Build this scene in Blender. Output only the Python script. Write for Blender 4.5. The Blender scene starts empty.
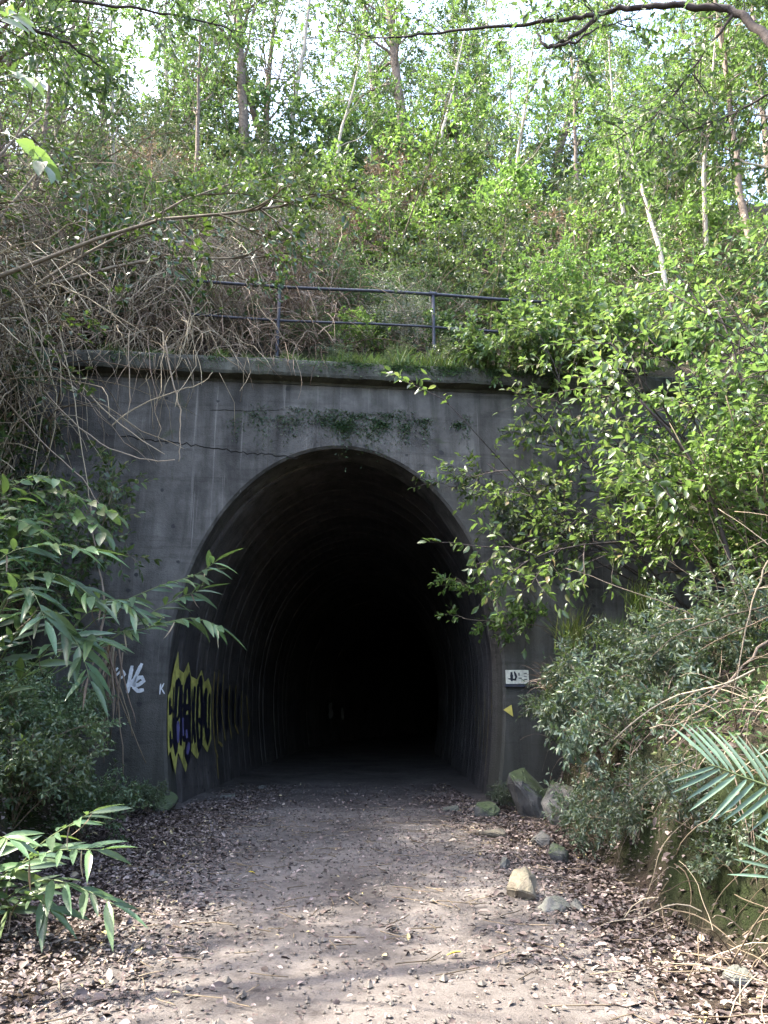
import bpy, bmesh, math, random
import numpy as np
from mathutils import Vector, Matrix

scene = bpy.context.scene
C = scene.collection
R = math.radians

# ------------------------------------------------------------------ camera, sky, sun, exposure
FPX, CX, CY, PITCH, CAMH = 740.0, 384.0, 512.0, R(15.1), 1.5
cd = bpy.data.cameras.new('camera'); cam = bpy.data.objects.new('camera', cd); C.objects.link(cam)
cd.sensor_fit = 'VERTICAL'; cd.sensor_height = 36.0; cd.lens = 36.0 * FPX / 1024.0
cd.clip_start = 0.05; cd.clip_end = 3000.0
cam.location = (0, 0, CAMH); cam.rotation_euler = (R(90) + PITCH, 0, 0)
scene.camera = cam

SUN_EL, SUN_AZ = R(54), R(-86)          # azimuth measured from +Y (ahead) towards +X (right)
world = bpy.data.worlds.new('World'); scene.world = world; world.use_nodes = True
wn = world.node_tree.nodes; wl = world.node_tree.links
sky = wn.new('ShaderNodeTexSky'); sky.sky_type = 'NISHITA'; sky.sun_disc = False
sky.sun_elevation = SUN_EL; sky.sun_rotation = SUN_AZ
sky.air_density = 1.0; sky.dust_density = 4.0; sky.ozone_density = 1.0
bg = wn['Background']; bg.inputs['Strength'].default_value = 0.15
wl.new(sky.outputs['Color'], bg.inputs['Color'])
sl = bpy.data.lights.new('sun', 'SUN'); sl.energy = 2.7; sl.angle = R(0.5); sl.color = (1.0, 0.93, 0.80)
sun = bpy.data.objects.new('sun', sl); C.objects.link(sun)
sdir = Vector((math.sin(SUN_AZ) * math.cos(SUN_EL), math.cos(SUN_AZ) * math.cos(SUN_EL), math.sin(SUN_EL)))
sun.rotation_euler = sdir.to_track_quat('Z', 'Y').to_euler(); sun.location = sdir * 60
vs = scene.view_settings
vs.view_transform = 'Standard'; vs.look = 'None'; vs.gamma = 1.0; vs.exposure = 3.25; vs.use_curve_mapping = False
scene.render.engine = 'CYCLES'
scene.cycles.max_bounces = 6; scene.cycles.diffuse_bounces = 3; scene.cycles.glossy_bounces = 2; scene.cycles.transmission_bounces = 4; scene.cycles.transparent_max_bounces = 4

# ------------------------------------------------------------------ maths helpers
def nrm(a):
    return a / np.maximum(np.linalg.norm(a, axis=-1, keepdims=True), 1e-9)

def ray(px, py):
    x = (px - CX) / FPX; z = -(py - CY) / FPX
    return np.array([x, math.cos(PITCH) - z * math.sin(PITCH), math.sin(PITCH) + z * math.cos(PITCH)])

def at(px, py, Y):                       # place in the world seen at a pixel, Y metres ahead
    r = ray(px, py); t = Y / r[1]
    return np.array([r[0] * t, Y, CAMH + r[2] * t])

def _hash(i, j, s):
    n = np.sin(i * 127.1 + j * 311.7 + s * 74.7) * 43758.5453
    return n - np.floor(n)

def vnoise(x, y, s=0):
    x = np.asarray(x, float); y = np.asarray(y, float)
    i, j = np.floor(x), np.floor(y); fx, fy = x - i, y - j
    fx = fx * fx * (3 - 2 * fx); fy = fy * fy * (3 - 2 * fy)
    a = _hash(i, j, s); b = _hash(i + 1, j, s); c = _hash(i, j + 1, s); d = _hash(i + 1, j + 1, s)
    return (a * (1 - fx) + b * fx) * (1 - fy) + (c * (1 - fx) + d * fx) * fy - 0.5

def fbm(x, y, s=0, o=4):
    v = 0; a = 1.0
    for k in range(o):
        v = v + a * vnoise(np.asarray(x) * 2 ** k, np.asarray(y) * 2 ** k, s + k); a *= .5
    return v

def sstep(a, b, x):
    t = np.clip((x - a) / (b - a), 0, 1); return t * t * (3 - 2 * t)

# portal frame: u along the wall, v up, w into the hill
PA = R(6.0)
P0 = np.array([-0.7426, 12.5148, 0.0])
U = np.array([math.cos(PA), math.sin(PA), 0]); N = np.array([-math.sin(PA), math.cos(PA), 0]); Zv = np.array([0, 0, 1.0])
def wp(u, v, w=0.0): return P0 + U * u + Zv * v + N * w
def wall_px(px, py, w=0.0):              # (u, v) on the portal face seen at a pixel
    r = ray(px, py); o = np.array([0, 0, CAMH]); t = (N @ (P0 + N * w - o)) / (N @ r); p = o + r * t
    return float(U @ (p - P0)), float(p[2])

# ------------------------------------------------------------------ mesh helpers
def mesh_np(name, V, faces, mat=None, var=None, smooth=True):
    """V (n,3); faces: list of int arrays (m,k); var: list of float arrays per face, matching faces"""
    me = bpy.data.meshes.new(name)
    V = np.asarray(V, np.float32)
    faces = [np.asarray(f, np.int32) for f in faces if len(f)]
    tot = np.concatenate([np.full(len(f), f.shape[1], np.int32) for f in faces])
    loops = np.concatenate([f.ravel() for f in faces])
    start = np.concatenate([[0], np.cumsum(tot)[:-1]]).astype(np.int32)
    me.vertices.add(len(V)); me.vertices.foreach_set('co', V.ravel())
    me.loops.add(len(loops)); me.loops.foreach_set('vertex_index', loops)
    me.polygons.add(len(tot)); me.polygons.foreach_set('loop_start', start); me.polygons.foreach_set('loop_total', tot)
    me.polygons.foreach_set('use_smooth', np.full(len(tot), smooth, bool))
    if var is not None:
        a = me.attributes.new('var', 'FLOAT', 'FACE')
        a.data.foreach_set('value', np.concatenate([np.asarray(v, np.float32) for v in var]))
    me.update(calc_edges=True); me.validate()
    if mat: me.materials.append(mat)
    return me

def link(name, me, parent=None, label=None, cat=None, group=None, kind=None, loc=None):
    o = bpy.data.objects.new(name, me); C.objects.link(o)
    if parent is not None: o.parent = parent
    if loc is not None: o.location = loc
    if label: o['label'] = label
    if cat: o['category'] = cat
    if group: o['group'] = group
    if kind: o['kind'] = kind
    return o

class Acc:                               # collects arrays into one mesh
    def __init__(s): s.V = []; s.F = {}; s.W = {}; s.n = 0
    def add(s, V, faces, var=None):
        V = np.asarray(V, float).reshape(-1, 3)
        for i, f in enumerate(faces):
            f = np.asarray(f, int)
            if not len(f): continue
            k = f.shape[1]
            s.F.setdefault(k, []).append(f + s.n)
            s.W.setdefault(k, []).append(np.zeros(len(f)) if var is None else np.asarray(var[i], float))
        s.V.append(V); s.n += len(V)
    def mesh(s, name, mat, smooth=True):
        ks = sorted(s.F)
        return mesh_np(name, np.concatenate(s.V), [np.concatenate(s.F[k]) for k in ks], mat, [np.concatenate(s.W[k]) for k in ks], smooth)

def tubes(acc, P, r, k=4, var=None):
    """P (N,n,3) polylines, r (N,n) radii"""
    P = np.asarray(P, float); Nn, n, _ = P.shape
    r = np.broadcast_to(np.asarray(r, float), (Nn, n))
    T = np.zeros_like(P); T[:, 1:-1] = P[:, 2:] - P[:, :-2]; T[:, 0] = P[:, 1] - P[:, 0]; T[:, -1] = P[:, -1] - P[:, -2]
    T = nrm(T)
    ref = np.where(np.abs(T[:, :1, 2:3]) > .8, np.array([1.0, 0, 0]), np.array([0, 0, 1.0]))
    A = nrm(np.cross(T, np.broadcast_to(ref, T.shape))); B = np.cross(T, A)
    th = np.arange(k) * 2 * math.pi / k
    V = P[:, :, None, :] + r[:, :, None, None] * (A[:, :, None, :] * np.cos(th)[None, None, :, None] + B[:, :, None, :] * np.sin(th)[None, None, :, None])
    i = np.arange(n - 1)[:, None]; j = np.arange(k)[None, :]
    q = np.stack([i * k + j, i * k + (j + 1) % k, (i + 1) * k + (j + 1) % k, (i + 1) * k + j], -1).reshape(-1, 4)
    F = (q[None] + (np.arange(Nn) * n * k)[:, None, None]).reshape(-1, 4)
    caps = (np.arange(k)[None] + ((np.arange(Nn) * n + n - 1) * k)[:, None])
    v = np.zeros(Nn) if var is None else np.asarray(var)
    acc.add(V, [F, caps], [np.repeat(v, len(q)), v])

def grow(rng, S, D, L, n, wob, grav):
    S = np.asarray(S, float); Nn = len(S); P = np.zeros((Nn, n, 3)); P[:, 0] = S; d = nrm(np.asarray(D, float))
    st = (np.broadcast_to(np.asarray(L, float), (Nn,)) / (n - 1))[:, None]
    g = np.zeros((Nn, 3)); g[:, 2] = grav
    for i in range(1, n):
        d = nrm(d + rng.normal(0, wob, (Nn, 3)) + g)
        P[:, i] = P[:, i - 1] + d * st
    return P

def perp(rng, T):
    a = rng.normal(0, 1, T.shape); a -= (a * T).sum(-1, keepdims=True) * T
    return nrm(a)

def sprout(rng, P, m, t0, t1, ang, angj=.25):
    """m child starts per polyline -> (starts, dirs, param)"""
    Nn, n, _ = P.shape
    t = (rng.uniform(t0, t1, (Nn, m)) * (n - 1)).clip(0, n - 1.001)
    i = t.astype(int); f = (t - i)[..., None]; r = np.arange(Nn)[:, None]
    a = P[r, i]; b = P[r, i + 1]
    S = a + (b - a) * f; T = nrm(b - a)
    an = ang + rng.normal(0, angj, (Nn, m, 1))
    D = T * np.cos(an) + perp(rng, T) * np.sin(an)
    return S.reshape(-1, 3), D.reshape(-1, 3), (t / (n - 1)).ravel()

# leaf templates: x along, y across, z out of the blade
def tmpl(st, wd, fold, droop):
    V = [(0, 0, 0, 0)]; n = len(st)
    for x, w in zip(st, wd):
        z = -droop * x * x
        V += [(x, 0, z, 0), (x, -w, z, fold * w * 2), (x, w, z, fold * w * 2)]
    V.append((1, 0, -droop, 0)); t = len(V) - 1
    q = []; tr = [(0, 1, 2), (0, 3, 1)]
    for i in range(n - 1):
        a = 1 + 3 * i; b = a + 3
        q += [(a, b, b + 1, a + 1), (a, a + 2, b + 2, b)]
    a = 1 + 3 * (n - 1); tr += [(a, t, a + 1), (a, a + 2, t)]
    return np.array(V, float), np.array(q).reshape(-1, 4), np.array(tr)
T_SMALL = tmpl([.45], [.5], .22, .10)
T_OVAL = tmpl([.22, .6], [.42, .46], .22, .18)
T_LANCE = tmpl([.2, .5, .8], [.36, .5, .3], .2, .30)
T_BLADE = tmpl([.15, .4, .7], [.45, .5, .34], .25, .42)

def leaves(acc, O, D, up, L, W, T, var):
    V0, q, t = T; Nn = len(O)
    X = nrm(D); Y = np.cross(up, X); bad = np.linalg.norm(Y, axis=1) < .05
    Y[bad] = [1, 0, 0]; Y = nrm(Y); Zz = np.cross(X, Y)
    L = np.broadcast_to(np.asarray(L, float), (Nn,))[:, None, None]; W = np.broadcast_to(np.asarray(W, float), (Nn,))[:, None, None]
    V = O[:, None] + V0[None, :, :1] * L * X[:, None] + V0[None, :, 1:2] * W * Y[:, None] + (V0[None, :, 2:3] * L + V0[None, :, 3:4] * W) * Zz[:, None]
    off = (np.arange(Nn) * len(V0))[:, None, None]
    fs = []; vs_ = []
    for f in (q, t):
        if len(f): fs.append((f[None] + off).reshape(-1, f.shape[1])); vs_.append(np.repeat(var, len(f)))
    acc.add(V, fs, vs_)

def twig_leaves(rng, acc, P, m, L, W, T, t0=.15, flat=.6, ang=1.0, tip=True, droop=0.0, vlo=0, vhi=1):
    S, D, t = sprout(rng, P, m, t0, 1.0, ang, .3)
    n = len(S)
    D = D + np.array([0, 0, -droop]); up = np.array([0, 0, 1.0]) * flat + rng.normal(0, 1 - flat * .6, (n, 3))
    sc = rng.uniform(.6, 1.15, n)
    leaves(acc, S, D, up, L * sc, W * sc, T, rng.uniform(vlo, vhi, n))
    if tip:
        S = P[:, -1]; D = P[:, -1] - P[:, -2]; n = len(S)
        leaves(acc, S, D, rng.normal(0, .5, (n, 3)) + [0, 0, 1], L * .9, W * .9, T, rng.uniform(vlo, vhi, n))

# ------------------------------------------------------------------ materials
def newmat(name):
    m = bpy.data.materials.new(name); m.use_nodes = True
    nt = m.node_tree; return m, nt, nt.nodes, nt.links, nt.nodes['Principled BSDF']

def ramp(nodes, stops):
    r = nodes.new('ShaderNodeValToRGB'); e = r.color_ramp.elements
    while len(e) < len(stops): e.new(.5)
    for el, (p, c) in zip(e, stops): el.position = p; el.color = (*c, 1)
    return r

def noise(nodes, links, scale, detail=5, rough=.6, vec=None, dist=0.0):
    n = nodes.new('ShaderNodeTexNoise'); n.inputs['Scale'].default_value = scale; n.inputs['Detail'].default_value = detail
    n.inputs['Roughness'].default_value = rough; n.inputs['Distortion'].default_value = dist
    if vec is not None: links.new(vec, n.inputs['Vector'])
    return n

def mixc(nodes, links, fac, a, b, mode='MIX'):
    m = nodes.new('ShaderNodeMix'); m.data_type = 'RGBA'; m.blend_type = mode
    for sock, v in ((m.inputs[0], fac), (m.inputs[6], a), (m.inputs[7], b)):
        if hasattr(v, 'node'): links.new(v, sock)
        elif isinstance(v, (int, float)): sock.default_value = v
        else: sock.default_value = (*v, 1)
    return m.outputs[2]

def position(nodes):
    return nodes.new('ShaderNodeNewGeometry').outputs['Position']

def mapped(nodes, links, vec, scale):
    m = nodes.new('ShaderNodeMapping'); m.inputs['Scale'].default_value = scale; links.new(vec, m.inputs['Vector'])
    return m.outputs['Vector']

def bump(nodes, links, h, strength, dist, bsdf):
    b = nodes.new('ShaderNodeBump'); b.inputs['Strength'].default_value = strength; b.inputs['Distance'].default_value = dist
    links.new(h, b.inputs['Height']); links.new(b.outputs['Normal'], bsdf.inputs['Normal'])

def leafmat(name, stops, rough=.42, trans=.35, tcol=(.16, .26, .03), spec=.5, vary=.25):
    m, nt, n, l, b = newmat(name)
    a = n.new('ShaderNodeAttribute'); a.attribute_name = 'var'
    r = ramp(n, stops); l.new(a.outputs['Fac'], r.inputs['Fac'])
    oi = n.new('ShaderNodeObjectInfo')
    hs = n.new('ShaderNodeHueSaturation')
    mr = n.new('ShaderNodeMapRange'); mr.inputs[3].default_value = 1 - vary; mr.inputs[4].default_value = 1 + vary
    l.new(oi.outputs['Random'], mr.inputs[0]); l.new(mr.outputs[0], hs.inputs['Value']); l.new(r.outputs['Color'], hs.inputs['Color'])
    mh = n.new('ShaderNodeMapRange'); mh.inputs[3].default_value = .48; mh.inputs[4].default_value = .52
    l.new(oi.outputs['Random'], mh.inputs[0]); l.new(mh.outputs[0], hs.inputs['Hue'])
    bl = noise(n, l, 34, 3, .6, position(n)); br_ = ramp(n, [(.30, (.62, .58, .5)), (.5, (1, 1, 1)), (.75, (1.0, 1.0, .92))]); l.new(bl.outputs['Fac'], br_.inputs['Fac'])
    l.new(mixc(n, l, .7, hs.outputs['Color'], br_.outputs['Color'], 'MULTIPLY'), b.inputs['Base Color'])
    b.inputs['Roughness'].default_value = rough; b.inputs['Specular IOR Level'].default_value = spec
    if trans > 0:
        t = n.new('ShaderNodeBsdfTranslucent')
        l.new(mixc(n, l, .6, hs.outputs['Color'], tcol), t.inputs['Color'])
        mx = n.new('ShaderNodeMixShader'); mx.inputs[0].default_value = trans
        l.new(b.outputs[0], mx.inputs[1]); l.new(t.outputs[0], mx.inputs[2])
        l.new(mx.outputs[0], n['Material Output'].inputs['Surface'])
    return m

def plain(name, col, rough=.8, spec=.3, var=.3, scale=6.0, bmp=0.0, metal=0):
    m, nt, n, l, b = newmat(name)
    p = position(n); t = noise(n, l, scale, 6, .65, p)
    lo = tuple(c * (1 - var) for c in col); hi = tuple(min(1, c * (1 + var)) for c in col)
    r = ramp(n, [(.3, lo), (.7, hi)]); l.new(t.outputs['Fac'], r.inputs['Fac']); l.new(r.outputs['Color'], b.inputs['Base Color'])
    b.inputs['Roughness'].default_value = rough; b.inputs['Specular IOR Level'].default_value = spec; b.inputs['Metallic'].default_value = metal
    if bmp: bump(n, l, t.outputs['Fac'], bmp, .03, b)
    return m

G = {}
G['leaf_mid'] = leafmat('leaf_mid', [(0, (.028, .055, .020)), (.55, (.058, .105, .034)), (.85, (.095, .16, .045)), (1, (.19, .20, .07))], tcol=(.14, .22, .06), trans=.34)
G['leaf_dark'] = leafmat('leaf_dark', [(0, (.020, .042, .020)), (.6, (.042, .078, .034)), (1, (.075, .125, .05))], rough=.35, trans=.25)
G['leaf_bright'] = leafmat('leaf_bright', [(0, (.050, .095, .025)), (.5, (.085, .155, .035)), (1, (.17, .24, .06))], trans=.42, tcol=(.19, .33, .06))
G['leaf_grey'] = leafmat('leaf_grey', [(0, (.050, .072, .050)), (.6, (.085, .12, .08)), (1, (.16, .19, .12))], rough=.38, trans=.25)
G['leaf_pale'] = leafmat('leaf_pale', [(0, (.060, .095, .055)), (.6, (.10, .15, .08)), (1, (.17, .22, .11))], rough=.36, trans=.3)
G['leaf_gloss'] = leafmat('leaf_gloss', [(0, (.050, .085, .038)), (.5, (.085, .140, .050)), (.8, (.13, .19, .06)), (.93, (.21, .24, .09)), (1, (.26, .21, .11))], rough=.36, trans=.40, tcol=(.20, .33, .06), spec=.6)
G['leaf_cane'] = leafmat('leaf_cane', [(0, (.075, .125, .075)), (.6, (.11, .175, .09)), (1, (.15, .22, .09))], rough=.32, trans=.35, spec=.5, vary=.3)
G['leaf_palm'] = leafmat('leaf_palm', [(0, (.09, .14, .10)), (1, (.12, .19, .12))], rough=.33, trans=.25, spec=.5, vary=.15)
G['leaf_tree'] = leafmat('leaf_tree', [(0, (.028, .050, .018)), (.6, (.062, .105, .030)), (1, (.12, .17, .045))], trans=.40, tcol=(.16, .28, .06))
G['grass'] = leafmat('grass', [(0, (.05, .09, .02)), (.6, (.10, .16, .03)), (1, (.20, .19, .08))], trans=.35)
G['dead'] = leafmat('dead', [(0, (.10, .075, .055)), (.6, (.22, .17, .125)), (1, (.36, .30, .23))], rough=.8, trans=.12, tcol=(.3, .2, .1), spec=.2, vary=.15)
G['litter'] = leafmat('litter', [(0, (.040, .029, .026)), (.4, (.085, .063, .056)), (.75, (.15, .118, .105)), (.93, (.27, .22, .20)), (.97, (.34, .29, .25)), (1, (.36, .30, .12))], rough=.6, trans=.0, spec=.4, vary=.05)
G['vine'] = leafmat('vine', [(0, (.12, .085, .06)), (.5, (.25, .19, .135)), (1, (.42, .34, .25))], rough=.8, trans=0, spec=.2, vary=.2)
G['bark'] = plain('bark', (.16, .125, .10), .9, .2, .5, 9, .6)
G['bark_pale'] = plain('bark_pale', (.34, .30, .25), .85, .2, .35, 7, .4)
G['bark_dark'] = plain('bark_dark', (.055, .045, .042), .9, .2, .4, 10, .5)
G['stem'] = plain('stem', (.15, .12, .085), .85, .2, .4, 12)
G['cane'] = plain('cane', (.10, .13, .05), .6, .4, .3, 12)
G['iron'] = plain('iron', (.025, .027, .040), .55, .5, .5, 20, .3)
G['soot_black'] = plain('graffiti_black', (.012, .012, .022), .5, .4, .3, 8)
G['yellow'] = plain('graffiti_yellow', (.40, .385, .10), .7, .3, .5, 5)
G['ochre'] = plain('graffiti_ochre', (.28, .22, .06), .6, .3, .4, 6)
G['violet'] = plain('graffiti_violet', (.13, .12, .27), .6, .3, .4, 6)
G['white'] = plain('graffiti_and_light_white', (.55, .56, .56), .6, .3, .3, 14)
G['crack'] = plain('crack_dark', (.012, .011, .010), .95, .1, .3, 14)
G['plate'] = plain('plate_paint', (.62, .60, .50), .55, .4, .25, 20)

def concrete(name, base, soot, mossy, stre=1.0, algae=False):
    m, nt, n, l, b = newmat(name); p = position(n)
    big = noise(n, l, .55, 6, .62, p, .6); mid = noise(n, l, 3.2, 8, .7, p, .3); fine = noise(n, l, 38, 6, .7, p)
    st = noise(n, l, 1.0, 7, .62, mapped(n, l, p, (3.4, 3.4, .28)), .5)
    r0 = ramp(n, [(.30, tuple(c * .36 for c in base)), (.50, base), (.70, tuple(c * 1.7 for c in base))]); l.new(big.outputs['Fac'], r0.inputs['Fac'])
    r1 = ramp(n, [(.34, (.40, .39, .38)), (.56, (1, 1, 1)), (.80, (1.0, 1.0, 1.0))]); l.new(st.outputs['Fac'], r1.inputs['Fac'])
    c = mixc(n, l, .85 * stre, r0.outputs['Color'], r1.outputs['Color'], 'MULTIPLY')
    r2 = ramp(n, [(.34, (.55, .55, .55)), (.60, (1, 1, 1))]); l.new(mid.outputs['Fac'], r2.inputs['Fac'])
    c = mixc(n, l, .8, c, r2.outputs['Color'], 'MULTIPLY')
    bd = noise(n, l, 1.0, 4, .6, mapped(n, l, p, (.5, .5, 7.5)), .15)     # board marks and pour lines
    rb = ramp(n, [(.36, (.60, .59, .58)), (.44, (1, 1, 1))]); l.new(bd.outputs['Fac'], rb.inputs['Fac'])
    c = mixc(n, l, .55, c, rb.outputs['Color'], 'MULTIPLY')
    dr = noise(n, l, 1.0, 8, .7, mapped(n, l, p, (9, 9, .22)), .25)        # thin drip stains, pale and rusty
    rd_ = ramp(n, [(.60, (0, 0, 0)), (.68, (.55, .55, .55))]); l.new(dr.outputs['Fac'], rd_.inputs['Fac'])
    c = mixc(n, l, rd_.outputs['Color'], c, tuple(v * 2.1 for v in base))
    rd2 = ramp(n, [(.30, (.7, .7, .7)), (.38, (0, 0, 0))]); l.new(dr.outputs['Fac'], rd2.inputs['Fac'])
    c = mixc(n, l, rd2.outputs['Color'], c, (.040, .032, .022))
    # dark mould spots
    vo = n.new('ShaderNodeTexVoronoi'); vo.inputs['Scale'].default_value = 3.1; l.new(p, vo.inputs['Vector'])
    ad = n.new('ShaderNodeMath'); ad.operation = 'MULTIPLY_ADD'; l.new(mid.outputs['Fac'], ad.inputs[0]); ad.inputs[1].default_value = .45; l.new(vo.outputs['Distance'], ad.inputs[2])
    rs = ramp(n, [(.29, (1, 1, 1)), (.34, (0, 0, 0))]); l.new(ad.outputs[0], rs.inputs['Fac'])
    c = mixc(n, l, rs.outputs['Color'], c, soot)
    # moss blotches
    mo = noise(n, l, 1.6, 8, .72, mapped(n, l, p, (1, 1, .7)), .8)
    rm = ramp(n, [(.60, (0, 0, 0)), (.70, (mossy, mossy, mossy))]); l.new(mo.outputs['Fac'], rm.inputs['Fac'])
    c = mixc(n, l, rm.outputs['Color'], c, (.045, .060, .022))
    if algae:                             # algae crust that climbs from the damp ground
        sz = n.new('ShaderNodeSeparateXYZ'); l.new(p, sz.inputs[0])
        al = n.new('ShaderNodeMath'); al.operation = 'MULTIPLY_ADD'; l.new(big.outputs['Fac'], al.inputs[0]); al.inputs[1].default_value = -7.0; l.new(sz.outputs['Z'], al.inputs[2])
        al2 = n.new('ShaderNodeMath'); al2.operation = 'MULTIPLY_ADD'; l.new(mid.outputs['Fac'], al2.inputs[0]); al2.inputs[1].default_value = -2.0; l.new(al.outputs[0], al2.inputs[2])
        ra = ramp(n, [(0.0, (.8, .8, .8)), (.9, (0, 0, 0))])
        mp = n.new('ShaderNodeMapRange'); mp.inputs[1].default_value = -5.0; mp.inputs[2].default_value = -1.0; l.new(al2.outputs[0], mp.inputs[0]); l.new(mp.outputs[0], ra.inputs['Fac'])
        c = mixc(n, l, ra.outputs['Color'], c, (.030, .032, .022))
    l.new(c, b.inputs['Base Color']); b.inputs['Roughness'].default_value = .82; b.inputs['Specular IOR Level'].default_value = .35
    h = n.new('ShaderNodeMath'); h.operation = 'ADD'; l.new(mid.outputs['Fac'], h.inputs[0]); l.new(fine.outputs['Fac'], h.inputs[1])
    bump(n, l, h.outputs[0], .6, .03, b)
    return m
G['concrete'] = concrete('concrete_weathered', (.125, .117, .106), (.03, .03, .03), .55, 1.0, True)
G['coping'] = concrete('concrete_coping', (.070, .070, .055), (.025, .028, .018), 1.0)
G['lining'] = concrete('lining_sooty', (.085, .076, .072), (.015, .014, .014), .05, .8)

def rockmat(name, base, moss):
    m, nt, n, l, b = newmat(name); p = position(n)
    a = noise(n, l, 3.5, 8, .65, p, .4); f = noise(n, l, 22, 6, .7, p)
    r = ramp(n, [(.3, tuple(c * .5 for c in base)), (.55, base), (.78, tuple(c * 1.6 for c in base))]); l.new(a.outputs['Fac'], r.inputs['Fac'])
    ge = n.new('ShaderNodeNewGeometry'); sx = n.new('ShaderNodeSeparateXYZ'); l.new(ge.outputs['Normal'], sx.inputs[0])
    mn = noise(n, l, 2.2, 6, .7, p, .5)
    ad = n.new('ShaderNodeMath'); ad.operation = 'MULTIPLY_ADD'; l.new(sx.outputs['Z'], ad.inputs[0]); ad.inputs[1].default_value = .22; l.new(mn.outputs['Fac'], ad.inputs[2])
    rm = ramp(n, [(.62 - .2 * moss, (0, 0, 0)), (.72 - .2 * moss, (1, 1, 1))]); l.new(ad.outputs[0], rm.inputs['Fac'])
    mc = ramp(n, [(.3, (.022, .040, .010)), (.7, (.065, .11, .020))]); l.new(f.outputs['Fac'], mc.inputs['Fac'])
    fac = n.new('ShaderNodeMath'); fac.operation = 'MULTIPLY'; l.new(rm.outputs['Color'], fac.inputs[0]); fac.inputs[1].default_value = min(1, moss * 1.4)
    l.new(mixc(n, l, fac.outputs[0], r.outputs['Color'], mc.outputs['Color']), b.inputs['Base Color'])
    b.inputs['Roughness'].default_value = .85; b.inputs['Specular IOR Level'].default_value = .3
    h = n.new('ShaderNodeMath'); h.operation = 'ADD'; l.new(a.outputs['Fac'], h.inputs[0]); l.new(f.outputs['Fac'], h.inputs[1])
    bump(n, l, h.outputs[0], .6, .03, b)
    return m
G['rock'] = rockmat('rock_grey', (.12, .115, .108), .15)
G['rock_moss'] = rockmat('rock_mossy', (.12, .116, .11), .5)
G['rock_tan'] = rockmat('rock_tan', (.17, .145, .11), .1)

def earth(name):
    m, nt, n, l, b = newmat(name); p = position(n)
    a = noise(n, l, 1.3, 8, .7, p, .4); f = noise(n, l, 14, 8, .75, p, .2); g = noise(n, l, 55, 5, .7, p)
    r = ramp(n, [(.30, (.020, .015, .012)), (.5, (.050, .037, .028)), (.72, (.11, .085, .068))]); l.new(f.outputs['Fac'], r.inputs['Fac'])
    mo = noise(n, l, .9, 6, .7, p, .7); rm = ramp(n, [(.40, (0, 0, 0)), (.54, (.9, .9, .9))]); l.new(mo.outputs['Fac'], rm.inputs['Fac'])
    mc = ramp(n, [(.3, (.012, .020, .007)), (.7, (.036, .055, .015))]); l.new(g.outputs['Fac'], mc.inputs['Fac'])
    ge = n.new('ShaderNodeNewGeometry'); sx = n.new('ShaderNodeSeparateXYZ'); l.new(ge.outputs['Normal'], sx.inputs[0])
    rz = ramp(n, [(.55, (1, 1, 1)), (.93, (0, 0, 0))]); l.new(sx.outputs['Z'], rz.inputs['Fac'])
    fm = n.new('ShaderNodeMath'); fm.operation = 'MULTIPLY'; l.new(rm.outputs['Color'], fm.inputs[0]); l.new(rz.outputs['Color'], fm.inputs[1])
    l.new(mixc(n, l, fm.outputs[0], r.outputs['Color'], mc.outputs['Color']), b.inputs['Base Color'])
    b.inputs['Roughness'].default_value = .95; b.inputs['Specular IOR Level'].default_value = .15
    h = n.new('ShaderNodeMath'); h.operation = 'ADD'; l.new(f.outputs['Fac'], h.inputs[0]); l.new(g.outputs['Fac'], h.inputs[1])
    bump(n, l, h.outputs[0], .9, .05, b)
    return m
G['earth'] = earth('earth_bank')

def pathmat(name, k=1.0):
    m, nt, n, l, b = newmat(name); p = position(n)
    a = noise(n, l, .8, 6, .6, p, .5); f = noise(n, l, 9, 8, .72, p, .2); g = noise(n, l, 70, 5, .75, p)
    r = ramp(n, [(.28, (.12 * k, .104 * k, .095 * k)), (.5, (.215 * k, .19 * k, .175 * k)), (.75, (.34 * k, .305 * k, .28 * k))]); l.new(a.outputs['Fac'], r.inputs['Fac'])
    r2 = ramp(n, [(.34, (.46, .43, .42)), (.52, (1, 1, 1)), (.75, (1.0, 1.0, 1.0))]); l.new(f.outputs['Fac'], r2.inputs['Fac'])
    c = mixc(n, l, .8, r.outputs['Color'], r2.outputs['Color'], 'MULTIPLY')
    r3 = ramp(n, [(.36, (.55, .53, .52)), (.55, (1, 1, 1))]); l.new(g.outputs['Fac'], r3.inputs['Fac'])
    c = mixc(n, l, .7, c, r3.outputs['Color'], 'MULTIPLY')
    l.new(c, b.inputs['Base Color']); b.inputs['Roughness'].default_value = .9; b.inputs['Specular IOR Level'].default_value = .25
    h = n.new('ShaderNodeMath'); h.operation = 'ADD'; l.new(f.outputs['Fac'], h.inputs[0]); l.new(g.outputs['Fac'], h.inputs[1])
    bump(n, l, h.outputs[0], .7, .025, b)
    return m
G['path'] = pathmat('path_gravelly_earth', .60)

# ------------------------------------------------------------------ terrain
def foot_l(y): return np.interp(y, [-30, 3, 5.2, 8, 11.4, 13], [-2.7, -2.5, -2.55, -3.2, -4.15, -4.5])
def foot_r(y): return np.interp(y, [-30, 3, 5.6, 8, 10, 13], [2.6, 2.35, 2.25, 2.25, 2.35, 2.75])

def plane_w(x, y): return (x - P0[0]) * N[0] + (y - P0[1]) * N[1]

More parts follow.
